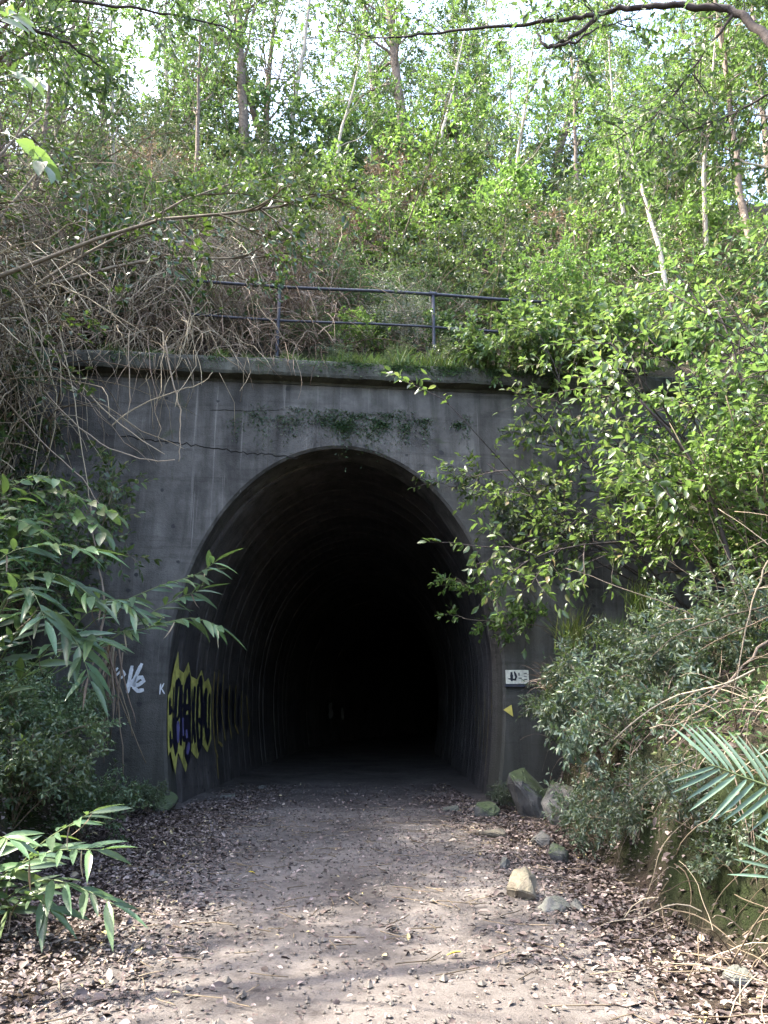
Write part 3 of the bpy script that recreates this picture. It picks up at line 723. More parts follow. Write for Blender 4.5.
def place(name, proto, loc, rz=0.0, sc=1.0, label=None, cat='shrub', group=None, tilt=(0, 0)):
    o = link(name, None, None, label, cat, group, loc=tuple(float(v) for v in loc))
    o.rotation_euler = (tilt[0], tilt[1], rz); o.scale = (sc, sc, sc) if np.isscalar(sc) else sc
    link('stem', proto[0], o); f = link('foliage', proto[1], o)
    return o
def on(x, y, d=0.0): return (x, y, float(height(x, y)) + d)

rnd = random.Random(7)
SH = {
    'broad': shrub(101, 1.7, 7, .8, 6, 4, 8, .16, .078, T_OVAL, 'leaf_mid'),
    'broad2': shrub(102, 2.0, 8, .9, 6, 4, 8, .15, .07, T_OVAL, 'leaf_mid'),
    'grey': shrub(103, 1.5, 9, 1.0, 6, 5, 9, .11, .046, T_SMALL, 'leaf_grey'),
    'grey2': shrub(104, 1.3, 9, 1.0, 6, 5, 9, .12, .044, T_SMALL, 'leaf_grey'),
    'bright': shrub(105, 1.8, 7, .7, 6, 4, 9, .14, .068, T_OVAL, 'leaf_bright'),
    'dark': shrub(106, 1.9, 8, .8, 6, 5, 8, .11, .052, T_OVAL, 'leaf_dark'),
    'fine': shrub(107, 1.4, 12, .9, 7, 6, 9, .07, .026, T_SMALL, 'leaf_mid'),
    'tall': shrub(108, 3.6, 6, .4, 9, 6, 8, .13, .06, T_OVAL, 'leaf_bright', l1=.30, l2=.12, t1=.2, r0=.022),
    'tall2': shrub(109, 4.0, 6, .45, 9, 6, 8, .12, .055, T_OVAL, 'leaf_mid', l1=.30, l2=.12, t1=.2, r0=.022),
    'brown': shrub(111, 1.5, 9, .9, 6, 5, 5, .12, .05, T_SMALL, 'dead', r0=.010),
    'twiggy': shrub(110, 1.8, 12, 1.0, 8, 5, 2, .07, .03, T_SMALL, 'leaf_grey', 'bark_pale', r0=.010),
}
HL = {'broad': 'mid-green broad-leaved shrub in the undergrowth on the slope above the railing', 'broad2': 'larger mid-green broad-leaved shrub on the slope above the railing',
      'grey': 'grey-green small-leaved shrub on the slope above the railing', 'grey2': 'low grey-green shrub with narrow leaves on the slope above the railing',
      'bright': 'yellow-green sunlit shrub on the slope above the railing', 'dark': 'dark green dense shrub on the slope above the railing',
      'fine': 'fine-leaved bushy shrub on the slope above the railing', 'tall': 'tall thin-stemmed yellow-green sapling on the wooded slope', 'tall2': 'tall thin-stemmed mid-green sapling on the wooded slope',
      'brown': 'withered brown-leaved shrub on the slope above the railing',
      'twiggy': 'nearly bare twiggy shrub on the slope above the railing'}
keys = ['broad', 'broad2', 'grey', 'grey2', 'bright', 'dark', 'fine', 'twiggy', 'tall', 'tall2', 'brown']
cnt = 0
for row, y in enumerate([14.4, 15.6, 17, 18.6, 20.4, 22.4, 24.6, 27, 29.5, 32]):
    half = 6.5 + (y - 14) * .55
    nn = 10 if row < 6 else 11
    for k in range(nn):
        x = -half - .5 + (2 * half + 2) * (k + .5) / nn + rnd.uniform(-.6, .6); yy = y + rnd.uniform(-.6, .6) + x * .1
        wts = [2, 2, 3, 2, 2, 2, 3, 3 if x < 0 else 2.5, .5 if row < 3 else 1.2, .5 if row < 3 else 1.2, 1.8]
        if x < -1: wts[7] += 2
        kk = rnd.choices(keys, wts)[0]
        if row == 0 and kk in ('tall', 'tall2'): kk = 'grey'
        place('sapling' if kk.startswith('tall') else 'shrub', SH[kk], on(x, yy), rnd.uniform(0, 6.28), rnd.uniform(.8, 1.25) * (1 + .012 * (y - 14) * 2) * (.75 if row == 0 else 1), HL[kk], 'sapling' if kk.startswith('tall') else 'shrub', 'hillside undergrowth')

for k in range(17):
    y = rnd.uniform(29.5, 35); x = -16 + 34 * (k + .5) / 17 + rnd.uniform(-.6, .6); kk = rnd.choice(['tall', 'tall2', 'tall2', 'broad2'])
    place('crest_sapling', SH[kk], on(x, y), rnd.uniform(0, 6.28), rnd.uniform(1.3, 2.1) * (1.4 if kk == 'broad2' else 1), 'leafy sapling filling the gap between the trunks along the crest', 'sapling', 'saplings along the crest')

# ---- low ground cover over the slope: one uncountable mass
def cover(name, label, seed, n, xr, yr, L, W, T, mat, hmax, filt=None, cat='undergrowth', vr=(0, 1), flat=.5):
    rng = np.random.default_rng(seed); x = rng.uniform(*xr, n); y = rng.uniform(*yr, n)
    k = fbm(x * .7, y * .7, seed) > -.25
    if filt is not None: k &= filt(x, y)
    x, y = x[k], y[k]; n = len(x)
    z = height(x, y) + rng.uniform(0, 1, n) ** 1.4 * hmax
    D = rng.normal(0, 1, (n, 3)) + [0, -.25, -.1]; up = rng.normal(0, 1 - flat * .5, (n, 3)) + [0, -.5 * flat, flat * 1.6]
    s = rng.uniform(.6, 1.3, n); a = Acc()
    leaves(a, np.stack([x, y, z], 1), D, up, L * s, W * s, T, rng.uniform(*vr, n))
    link(name, a.mesh(name, G[mat]), None, label, cat, kind='stuff')
above = lambda x, y: plane_w(x, y) > .75
cover('ground_cover', 'low leafy ground cover between the shrubs on the slope', 201, 62000, (-18, 19), (13.4, 34), .12, .06, T_SMALL, 'leaf_mid', .55, above)
cover('leaf_mat', 'fallen dead leaves and brush covering the slope soil', 202, 30000, (-18, 19), (13.4, 34), .12, .05, T_SMALL, 'dead', .12, above, 'leaf litter')
cover('bank_cover', 'small-leaved creeping plants covering the right bank', 203, 24000, (2.3, 9), (3.5, 12.3), .07, .03, T_SMALL, 'leaf_mid', .26, lambda x, y: (x > foot_r(y) + .28) & (plane_w(x, y) < -.05))
cover('bank_cover', 'small-leaved creeping plants covering the left bank', 204, 16000, (-10, -2.6), (3.5, 12.3), .085, .036, T_SMALL, 'leaf_mid', .30, lambda x, y: (x < foot_l(y) - .35) & (plane_w(x, y) < -.05))

# ---- trees
def tree(seed, h=16, r=.26, t0=.3, limbs=20, br=6, tw=5, lv=12, L=.19, W=.085, leaf='leaf_tree', bark='bark', lean=.04, ll=.28, ang=.9):
    rng = np.random.default_rng(seed)
    Pt = grow(rng, [[0, 0, -.6]], [[rng.normal(0, lean), rng.normal(0, lean), 1]], h, 16, .045, .02)
    s1, d1, t = sprout(rng, Pt, limbs, t0, 1, ang)
    Pa = grow(rng, s1, d1, h * ll * (1.2 - .75 * t) * rng.uniform(.7, 1.2, len(s1)), 8, .14, .04)
    s2, d2, t2 = sprout(rng, Pa, br, .25, 1, .8)
    Pb = grow(rng, s2, d2, h * .11 * rng.uniform(.6, 1.2, len(s2)), 6, .16, .0)
    s3, d3, t3 = sprout(rng, Pb, tw, .2, 1, .8)
    Pc = grow(rng, s3, d3, h * .045 * rng.uniform(.6, 1.2, len(s3)), 4, .15, -.05)
    w = Acc(); tubes(w, Pt, np.linspace(r, r * .25, 16)[None], 9)
    tubes(w, Pa, np.linspace(r * .28, r * .08, 8)[None] * (1.25 - .7 * t)[:, None], 5)
    tubes(w, Pb, np.linspace(r * .07, r * .03, 6)[None].repeat(len(Pb), 0), 3)
    lf = Acc(); twig_leaves(rng, lf, Pc, lv, L, W, T_SMALL, .1, .4, 1.0, True, .25)
    return w.mesh('trunk', G[bark]), lf.mesh('crown', G[leaf])
TR = [tree(301, 17, .27, .28), tree(302, 19, .33, .35, bark='bark'), tree(303, 15, .17, .3, 14, bark='bark_pale'), tree(304, 13, .13, .35, 12, 6, 5, 12, bark='bark'), tree(305, 9, .085, .35, 10, 6, 5, 11, .13, .06, leaf='leaf_bright', bark='bark_pale')]
def ptree(k, loc, rz, sc, label, group=None, nm='tree'):
    o = link(nm, None, None, label, 'tree', group, loc=tuple(float(v) for v in loc)); o.rotation_euler = (0, 0, rz); o.scale = (sc,) * 3
    link('trunk', TR[k][0], o); link('crown', TR[k][1], o)
ORD = ['leftmost', 'second', 'third', 'fourth', 'fifth', 'sixth', 'seventh', 'eighth', 'ninth', 'tenth', 'eleventh', 'twelfth', 'thirteenth', 'rightmost']
crest = 'straight trees along the crest of the hill'
for q_, (px, Y, k, sc) in enumerate([(-40, 31, 0, 1), (60, 33, 1, .9), (165, 34, 2, 1), (248, 31, 1, .95), (272, 33, 0, .9), (296, 32, 2, 1.0), (372, 34, 2, 1.1), (405, 32.5, 1, 1), (458, 34, 3, 1.1), (478, 36, 2, 1), (545, 34, 0, .95), (600, 36, 2, 1.1), (668, 34, 0, 1), (800, 32, 1, 1)]):
    x = at(px, 100, Y)[0]
    ptree(k, on(x, Y), rnd.uniform(0, 6.28), sc, 'straight-trunked tree on the hill crest against the sky, ' + ORD[q_] + (' of its row' if q_ in (0, 13) else ' from the left'), crest)
for k in range(30):
    Y = rnd.uniform(36, 52); x = at(-60 + 30 * k + rnd.uniform(-20, 20), 60, Y)[0]
    ptree(rnd.choice([0, 1, 2, 3]), on(x, Y), rnd.uniform(0, 6.28), rnd.uniform(.8, 1.05), 'slender tree farther back in the wood behind the crest', 'trees behind the crest')
for q_, (px, Y, k, sc) in enumerate(sorted([(40, 19, 3, .75), (120, 22, 4, 1.1), (200, 25, 3, .8), (330, 26, 4, 1.1), (430, 27, 4, 1.2), (510, 23, 4, 1.0), (575, 26, 3, .8), (620, 20, 4, .9), (700, 25, 3, .9), (690, 19, 4, 1.0)])):
    ptree(k, on(at(px, 150, Y)[0], Y), rnd.uniform(0, 6.28), sc, 'small leafy tree growing on the middle of the slope, ' + ORD[q_] + (' of ten' if q_ == 0 else ' from the left'), 'small trees on the slope')
ptree(3, on(at(745, 200, 17.5)[0], 17.5), 1.0, .95, 'slim grey-brown tree on the right of the slope, leaning slightly left')
ptree(4, on(at(665, 262, 14.6)[0], 14.6), 2.0, .9, 'thin pale-barked sapling tree rising behind the right end of the railing')
ptree(3, on(at(768, 200, 21)[0], 21), 2.5, 1.1, 'tree behind the slim tree at the right edge')
# woodland that goes on beside the cutting (left: out of view, added to shade the path)
side = 'woodland trees on top of the cutting sides, left ones added out of view for shade'
for (x, y, k, sc) in [(12.5, 3.0, 0, .8), (15, 10.5, 1, .8), (10.5, -4.0, 0, .8), (18, 15, 0, 1), (-10.5, 11.5, 0, .9), (-11.5, 14.5, 0, .9), (-13, 10.2, 1, .8), (-10.0, 17.0, 0, .8), (-12.5, 7.6, 3, 1.0), (-12.5, 2.5, 0, .7), (-14, -4, 0, .8), (12.5, 17, 2, 1), (-13, 18, 1, .9)]:
    ptree(k, on(x, y), rnd.uniform(0, 6.28), sc, 'woodland tree standing beyond the edge of the cutting, canopy overhead (on the left: added out of view for shade)', side)

# ------------------------------------------------------------------ right bank: overhanging shrubs
E1 = shrub(401, 4.3, 6, .45, 8, 5, 8, .14, .066, T_OVAL, 'leaf_gloss', 'bark_dark', bias=(-.75, -.1, 0), grav=-.055, r0=.028, flat=.85, l1=.36, l2=.14, t1=.3, droop=.2)
E2 = shrub(402, 4.6, 7, .5, 8, 5, 8, .14, .066, T_OVAL, 'leaf_gloss', 'bark_dark', bias=(-.45, -.1, 0), grav=-.045, r0=.028, flat=.85, l1=.34, l2=.13, t1=.25, droop=.2)
E3 = shrub(403, 3.6, 8, .7, 8, 6, 9, .13, .062, T_OVAL, 'leaf_bright', 'stem', bias=(-.3, -.1, 0), grav=-.04, r0=.022, flat=.8, l1=.36, l2=.15, t1=.2, droop=.2)
place('overhanging_shrub', E1, on(6.2, 11.4, -.2), 0, 1.1, 'glossy-leaved shrub arching left over the right side of the portal')
place('overhanging_shrub', E2, on(5.6, 10.0, -.2), .3, 1.0, 'tall glossy shrub behind the grass tuft on the right bank')
place('overhanging_shrub', E3, on(5.2, 9.6, -.2), .1, .85, 'bright green leafy shrub leaning out from the middle of the right bank')
place('overhanging_shrub', E2, on(6.2, 8.2, -.2), -.4, 1.0, 'large sunlit shrub at the right edge of the picture')
place('overhanging_shrub', E1, on(5.3, 13.6, -.2), -.2, .8, 'glossy shrub growing in front of the right end of the portal wall')
place('overhanging_shrub', E3, on(4.2, 13.9, -.2), .5, .8, 'bright green shrub covering the right end of the railing')
E4 = shrub(408, 4.4, 5, .35, 7, 4, 7, .13, .06, T_OVAL, 'leaf_gloss', 'bark_dark', bias=(-1.25, -.1, .1), grav=-.03, r0=.022, flat=.9, l1=.30, l2=.12, t1=.35, droop=.2)
place('overhanging_shrub', E4, on(4.9, 11.75, .7), 0, 1.05, 'low sprays of pale leaves spreading across the coping right of the arch')
place('overhanging_shrub', E3, on(6.8, 13.2, -.2), .9, 1.0, 'bright bushy shrub above the right end of the portal')
place('overhanging_shrub', E2, on(7.5, 11.2, -.2), 1.2, 1.05, 'leafy shrub high on the right bank below the slim tree')
SR = shrub(404, 1.0, 10, .9, 6, 5, 10, .075, .027, T_LANCE, 'leaf_grey', r0=.008, grav=-.04)
SR2 = shrub(405, 1.1, 10, 1.0, 6, 5, 10, .09, .028, T_LANCE, 'leaf_grey', r0=.008, grav=-.05)
for (px, py, Y, pr, sc, lb) in [(585, 730, 10.9, SR, .95, 'grey-green willow-leaved shrub above the mossy boulder'), (615, 770, 9.4, SR, .9, 'grey-green shrub hanging down the bank right of the boulders'),
                                (650, 800, 8.0, SR2, .9, 'narrow-leaved shrub drooping over the mossy bank face'), (620, 700, 9.6, SR2, 1.0, 'mid-green shrub in the middle of the right bank'),
                                (700, 690, 8.4, SR, .9, 'grey-green shrub below the dry stalks on the right'), (508, 800, 12.25, SR, .36, 'small blue-green plant growing beside the right jamb'),
                                (580, 660, 11.0, SR2, .8, 'small shrub behind the grass tuft by the wall'), (735, 640, 8.2, SR2, 1.0, 'leafy shrub at the right edge above the palm frond'), (640, 835, 7.3, SR, .62, 'grey-green shrub low on the mossy bank face'), (600, 838, 8.5, SR2, .6, 'grey-green shrub at the bank foot behind the flat stone'), (700, 870, 6.1, SR2, .5, 'small shrub at the bank foot left of the palm frond'), (742, 870, 5.4, SR, .5, 'small narrow-leaved plant under the palm frond'),
                                (660, 620, 10.0, SR2, .9, 'small-leaved shrub on the bank below the bright shrub')]:
    p = at(px, py, Y); z = min(p[2], float(height(p[0], Y)) + .1)
    place('bank_shrub', pr, (p[0], Y, max(z, float(height(p[0], Y)) - .1)), rnd.uniform(0, 6.28), sc, lb)
# twig reaching into the opening from the right
tw = shrub(406, 2.1, 3, .2, 8, 4, 8, .10, .05, T_OVAL, 'leaf_bright', 'stem', bias=(-2.2, -.3, 0), grav=-.02, r0=.009, l1=.3, l2=.14, t1=.25)
p = wp(3.9, 2.7, -.35); place('reaching_branch', tw, (p[0], p[1], max(p[2], 0)), 0, 1.0, 'thin branch of small bright leaves reaching into the opening from the right', 'branch')
tw2 = shrub(407, 1.6, 3, .3, 7, 4, 8, .075, .04, T_OVAL, 'leaf_grey', 'stem', bias=(-1.8, -.3, -.3), grav=-.05, r0=.009, l1=.3, l2=.14, t1=.25)
p = wp(3.9, 4.6, -.3); place('reaching_branch', tw2, (p[0], p[1], p[2]), 0, 1.0, 'drooping pale-leaved branch across the upper right of the arch', 'branch')

DR = shrub(409, 1.7, 8, .5, 7, 5, 8, .12, .056, T_OVAL, 'leaf_gloss', 'stem', bias=(-.35, -.9, 0), grav=-.09, r0=.012, flat=.85, l1=.4, l2=.16, t1=.2, droop=.2)
for (u_, w_, sc, lb) in [(4.4, .4, 1.2, 'pale-leaved shrub spilling over the coping at the right end of the railing'), (3.2, .32, 1.0, 'smaller pale-leaved shrub spilling over the coping inside the railing'), (5.8, .5, 1.3, 'large pale-leaved shrub hanging over the right end of the coping'), (2.5, .55, .5, 'low leafy plant on the coping beside the right-hand railing post')]:
    p = wp(u_, 0, w_); place('spilling_shrub', DR, on(p[0], p[1]), .1, sc, lb)

for (u_, w_, k_, sc, lb) in [(-.6, 1.1, 'fine', .6, 'fine-leaved green shrub behind the middle of the railing'), (.4, .9, 'bright', .5, 'yellow-green shrub behind the middle of the railing'), (1.2, 1.2, 'grey', .65, 'grey-green shrub behind the right-hand railing post'), (2.2, 1.0, 'broad', .55, 'broad-leaved shrub just right of the right-hand railing post'), (-1.9, 1.3, 'grey2', .6, 'grey-green shrub among the vines behind the left railing post'), (-.1, .12, 'grey2', .32, 'low grey-green plant at the foot of the railing'), (1.0, .1, 'fine', .35, 'low fine-leaved plant at the foot of the railing'), (1.9, .05, 'grey', .4, 'low plant hiding the foot of the right-hand railing post')]:
    p = wp(u_, 0, w_); place('shrub', SH[k_], on(p[0], p[1]) if w_ > .25 else (p[0], p[1], 7.72), u_ * 2, sc, lb)

# ---- grass tufts
def tuft(seed, n, L, W, mat, spread=.5, droop=.06):
    rng = np.random.default_rng(seed); th = rng.uniform(0, 6.28, n); sp = rng.uniform(.1, 1, n) * spread
    S = np.stack([rng.normal(0, .10, n), rng.normal(0, .10, n), np.full(n, -.03)], 1)
    D = np.stack([np.cos(th) * sp, np.sin(th) * sp, np.ones(n)], 1)
    P = grow(rng, S, D, L * rng.uniform(.5, 1.1, n), 7, .05, -droop * 3)
    T = nrm(np.gradient(P, axis=1)); Y = nrm(np.cross(T, rng.normal(0, 1, (n, 1, 3))))
    w = (W * np.array([.7, 1, 1, .9, .7, .45, .05]))[None, :, None]
    A = P + Y * w; B = P - Y * w; V = np.concatenate([A, B], 1)
    k = np.arange(6); q = np.stack([k, k + 1, 7 + k + 1, 7 + k], 1)
    a = Acc(); a.add(V, [(q[None] + (np.arange(n) * 14)[:, None, None]).reshape(-1, 4)], [np.repeat(rng.uniform(0, 1, n), 6)])
    return a.mesh('grass_tuft', G[mat])
TG = tuft(501, 170, .65, .006, 'grass'); TG2 = tuft(502, 140, .34, .005, 'grass', .6); TD = tuft(503, 150, .7, .006, 'dead', 1.0, .09)
for (px, py, Y, me, sc, lb) in [(575, 650, 11.4, TG, 1.15, 'long green grass tuft hanging on the bank beside the portal wall'), (615, 655, 11.0, TG, 1.0, 'second long grass tuft right of the one by the wall'),
                                (560, 690, 11.2, TD, .9, 'dry brown grass hanging below the green tufts'), (640, 610, 10.8, TG, .8, 'grass tuft under the bright shrub on the bank')]:
    p = at(px, py, Y); o = link('grass_tuft', me, None, lb, 'grass', loc=(p[0], Y, max(p[2], float(height(p[0], Y)) - .02))); o.scale = (sc,) * 3
for k in range(64):
    u_ = -4.6 + 8.6 * k / 63 + rnd.uniform(-.1, .1)
    if -3.3 < u_ < -1.6 and rnd.random() < .5: continue
    p = wp(u_, 7.655, rnd.uniform(-.19, .3))
    o = link('grass_tuft', TG2, None, 'short green grass tuft growing along the top of the coping', 'grass', 'grass along the coping', loc=tuple(p)); s_ = rnd.uniform(.5, 1.0) * (1.3 if .2 < u_ < 2.6 else .85); o.scale = (s_,) * 3; o.rotation_euler = (0, 0, rnd.uniform(0, 6))

# ------------------------------------------------------------------ dead vines
def vines(name, label, seed, n, box, L, mat='vine', r=.009, dirs=(0, -.4, -.3), grav=-.12, wob=.22, npt=11, kind=None, cat='vines', zoff=(0, 1.5), drop=True):
    rng = np.random.default_rng(seed); x = rng.uniform(box[0], box[1], n); y = rng.uniform(box[2], box[3], n)
    z = height(x, y) + rng.uniform(*zoff, n)
    S = np.stack([x, y, z], 1); D = rng.normal(0, .8, (n, 3)) + dirs
    P = grow(rng, S, D, rng.uniform(*L, n), npt, wob, grav)
    # keep above the soil and in front of the wall
    g = height(P[..., 0], P[..., 1]); wv = plane_w(P[..., 0], P[..., 1])
    P[..., 2] = np.where(g < P[..., 2] + 2.5, np.maximum(P[..., 2], g + .02), P[..., 2])
    push = np.where((wv > -.3) & (P[..., 2] < 7.65), -.3 - wv, 0)
    P = P + push[..., None] * N
    bad = ((P[..., 2] < 5.2) & (P[..., 0] > -5.4) & (P[..., 1] > 6.8)).any(1) if drop else np.zeros(len(P), bool)
    bad |= (np.linalg.norm(np.diff(P, axis=1), axis=2) > .9).any(1)
    P = P[~bad]; n = len(P)
    a = Acc(); tubes(a, P, (r * rng.uniform(.5, 1.3, (n, 1))) * np.linspace(1.1, .5, npt)[None], 3, rng.uniform(0, 1, n))
    return link(name, a.mesh(name, G[mat]), None, label, cat, kind=kind)
vines('vine_tangle', 'grey-brown tangle of dead vines hanging over the left end of the portal', 601, 1900, (-8.5, -2.8, 11.4, 14.2), (1.0, 3.2), r=.010, grav=-.2, wob=.2, kind='stuff', zoff=(0, 2.6))
vines('vine_tangle', 'curtain of pale dead vines down the upper left bank at the picture edge', 608, 1700, (-8.2, -5.2, 8.0, 11.4), (1.2, 3.0), r=.010, grav=-.2, wob=.18, kind='stuff', zoff=(1.2, 4.6))
vines('vine_tangle', 'pale dead vine stems heaped behind the left half of the railing', 602, 1400, (-6.5, -1.0, 12.35, 16.0), (.8, 2.4), r=.0095, grav=-.2, wob=.14, dirs=(0, -.4, .5), kind='stuff', zoff=(.1, 1.3))
vines('vine_tangle', 'dark brown vine thicket on the upper left bank', 603, 1500, (-11, -5.4, 8.5, 14), (1.5, 4.0), 'dead', kind='stuff', zoff=(.3, 5.5))
vines('brush', 'thin dry sticks and stalks scattered over the wooded slope', 604, 2600, (-14, 14, 14, 30), (.8, 2.6), 'vine', .011, (0, 0, .6), -.08, .15, kind='stuff', zoff=(0, .6))
vines('stalk_heap', 'dry reddish-brown stalks lying on the right bank above the palm', 605, 90, (3.0, 6.0, 5.5, 9.5), (.8, 1.8), 'dead', .008, (-.4, -.3, .1), -.06, .10, kind='stuff', zoff=(.05, .6), drop=False)
vines('root_fringe', 'thin brown roots and runners hanging down the face of the right bank', 607, 120, (2.35, 3.1, 4.5, 11.5), (.4, 1.0), 'bark', .005, (-.5, -.2, -.2), -.25, .12, kind='stuff', cat='roots', zoff=(.0, .3), drop=False)
vines('stalk_heap', 'dry brown stalks and twigs in the lower right corner', 606, 190, (1.9, 3.4, 3.4, 6.2), (.4, .9), 'dead', .005, (-.3, -.2, .2), -.10, .12, kind='stuff', zoff=(.0, .25), drop=False)
def pvine(name, pts, Y, r, label, mat='vine', cat='vine'):
    P = []; 
    for a, b2 in zip(pts[:-1], pts[1:]):
        for t in range(4): P.append((a[0] + (b2[0] - a[0]) * t / 4, a[1] + (b2[1] - a[1]) * t / 4))
    P.append(pts[-1]); P = np.array(P, float)
    for _ in range(2): P[1:-1] = (P[:-2] + 2 * P[1:-1] + P[2:]) / 4
    W_ = np.array([at(x, y, Y) for x, y in P])
    W_ += np.random.default_rng(int(pts[0][0] * 7 + pts[0][1])).normal(0, .008, W_.shape)
    a = Acc(); tubes(a, W_[None], np.linspace(r, r * .45, len(W_))[None], 5, [.75]); me = a.mesh(name, G[mat]); 
    return link(name, me, None, label, cat)
pvine('hanging_vine', [(165, 340), (172, 380), (181, 410), (180, 440), (179, 462)], 11.6, .016, 'single dead vine hanging straight down over the left of the wall')
pvine('hanging_vine', [(20, 360), (60, 410), (100, 445), (140, 460), (175, 460)], 10.6, .014, 'long dead vine curving right to end below the crack')
pvine('hanging_vine', [(50, 350), (90, 395), (120, 425), (165, 455)], 10.8, .013, 'dead vine sloping right just above the longest one')
pvine('hanging_vine', [(112, 425), (140, 405), (180, 390), (205, 382), (212, 372)], 11.4, .012, 'dead vine rising right to a hooked tip under the coping')
pvine('hanging_vine', [(60, 330), (75, 400), (85, 470), (92, 520)], 10.4, .011, 'dead vine dangling at the far left of the wall')
pvine('hanging_vine', [(0, 395), (40, 440), (85, 480), (105, 515)], 10.2, .012, 'dead vine drooping from the left edge of the picture')
pvine('hanging_vine', [(130, 330), (128, 370), (131, 400), (127, 420)], 11.5, .012, 'short vine stub hanging left of the straight one')
pvine('hanging_vine', [(148, 335), (150, 372), (158, 395), (155, 412)], 11.6, .010, 'short curled vine between the stub and the straight one')
pvine('long_stalk', [(768, 640), (735, 675), (700, 710), (665, 745)], 7.0, .014, 'long dry stalk sloping down the right bank above the palm', 'dead', 'stalk')
pvine('long_stalk', [(768, 690), (730, 700), (690, 722), (650, 728)], 7.2, .013, 'dry stalk lying nearly level above the palm frond', 'dead', 'stalk')
pvine('long_stalk', [(768, 560), (752, 600), (740, 660), (728, 720)], 7.0, .010, 'upright thin dry stalk at the right edge', 'dead', 'stalk')
pvine('leaning_branch', [(745, 620), (720, 520), (690, 455), (640, 400)], 9.0, .035, 'dark leaning branch behind the leaves on the right bank', 'bark_dark', 'branch')

# ------------------------------------------------------------------ left side
LB = shrub(701, 3.4, 8, .6, 9, 6, 8, .13, .062, T_OVAL, 'leaf_dark', 'stem', r0=.02, l1=.34, l2=.14, t1=.2, bias=(.25, -.1, 0))
LB2 = shrub(702, 2.4, 10, .9, 8, 6, 8, .10, .045, T_OVAL, 'leaf_mid', 'stem', r0=.016, l1=.4, l2=.16, t1=.2)
for (x, y, pr, sc, lb) in [(-6.9, 10.2, LB, 1.1, 'dark leafy shrub high on the left bank beside the vine curtain'), (-7.6, 12.2, LB, 1.3, 'dark shrub at the top left behind the vine curtain'), (-7.5, 8.2, LB, 1.15, 'tall dark shrub at the left edge'),
                           (-9.0, 14.2, LB2, 1.5, 'broad bushy shrub above the vine curtain on the left'), (-6.4, 14.6, LB2, 1.2, 'bushy shrub on the slope behind the vine curtain'), (-10.5, 11, LB, 1.5, 'large dark shrub at the far upper left'),
                           (-5.4, 8.6, LB2, .7, 'leafy shrub behind the cane leaves on the left'), (-5.75, 11.3, LB2, 1.25, 'leafy shrub hiding the left end of the portal wall'), (-6.6, 11.7, LB, .95, 'dark climber against the upper left end of the portal wall'), (-5.5, 10.2, LB2, .9, 'leafy shrub behind the dead fronds left of the wall'), (-4.9, 7.4, LB2, .6, 'leafy shrub under the broad pale leaves at the left edge')]:
    place('left_shrub' if False else 'bank_shrub', pr, on(x, y, -.2), rnd.uniform(0, 6.28), sc, lb)
TK = shrub(704, 6.5, 9, .45, 12, 6, 6, .13, .06, T_OVAL, 'leaf_dark', 'stem', r0=.04, l1=.26, l2=.09, t1=.15, bias=(.1, -.05, 0))
for (x, y, sc, lb) in [(-7.4, 9.4, 1.0, 'tall dark thicket at the left edge, upper part of the picture'), (-8.6, 11.6, 1.05, 'tall dark thicket behind the left edge thicket')]:
    place('thicket', TK, on(x, y, -.2), rnd.uniform(0, 6.28), sc, lb, 'thicket')
SL = shrub(703, .9, 12, 1.0, 6, 5, 10, .065, .026, T_LANCE, 'leaf_pale', r0=.007, grav=-.05)
for (px, py, Y, sc, lb) in [(40, 735, 8.6, 1.0, 'fine-leaved dark shrub on the left bank below the canes'), (80, 790, 9.4, .8, 'small fine-leaved shrub at the foot of the left bank'), (10, 790, 7.4, 1.0, 'fine-leaved shrub at the left edge above the lower canes'),
                            (60, 690, 10.0, 1.0, 'dark fine-leaved shrub behind the dead fronds'), (20, 700, 8.0, .9, 'dark fine-leaved shrub under the upper canes at the left edge'), (150, 790, 11.6, .42, 'tiny leafy plant at the foot of the left jamb'), (135, 760, 11.8, .4, 'tiny plant growing against the wall left of the graffiti')]:
    p = at(px, py, Y); g = float(height(p[0], Y))
    place('bank_shrub', SL, (p[0], Y, max(g - .05, min(p[2], g + .15))), rnd.uniform(0, 6.28), sc, lb)

# ---- canes with single large leaves
def leaf_mesh(T, mat, L=1.0, W=.2, name='leaf', v=.5):
    a = Acc(); leaves(a, np.zeros((1, 3)), np.array([[1.0, 0, 0]]), np.array([[0, 0, 1.0]]), L, W, T, np.array([v])); return a.mesh(name, G[mat])
LM = [leaf_mesh(tmpl([.12, .3, .55, .8], [.26, .48, .46, .26], .22, dr), 'leaf_cane', 1, .19, 'leaf', v) for dr, v in ((.08, .3), (.18, .6), (.32, .9), (.14, .1))]
LMO = [leaf_mesh(tmpl([.12, .35, .65, .88], [.34, .5, .42, .18], .14, dr), 'leaf_gloss', 1, .5, 'leaf', v) for dr, v in ((.2, .2), (.35, .45), (.3, .7))]
LMD = [leaf_mesh(tmpl([.12, .3, .55, .8], [.26, .48, .46, .26], .3, dr), 'dead', 1, .08, 'leaf', v) for dr, v in ((.5, .6), (.3, .9))]
def frame(o, d, up):
    X = nrm(np.asarray(d, float)); Y = nrm(np.cross(up, X)); Zz = np.cross(X, Y)
    return X, Y, Zz
def put_leaf(me, parent, root, o, d, up, L, name='leaf'):
    X, Y, Zz = frame(o, d, up)
    ob = link(name, me, parent)
    M = Matrix(((X[0] * L, Y[0] * L, Zz[0] * L, o[0] - root[0]), (X[1] * L, Y[1] * L, Zz[1] * L, o[1] - root[1]), (X[2] * L, Y[2] * L, Zz[2] * L, o[2] - root[2]), (0, 0, 0, 1)))
    ob.matrix_local = M
    return ob
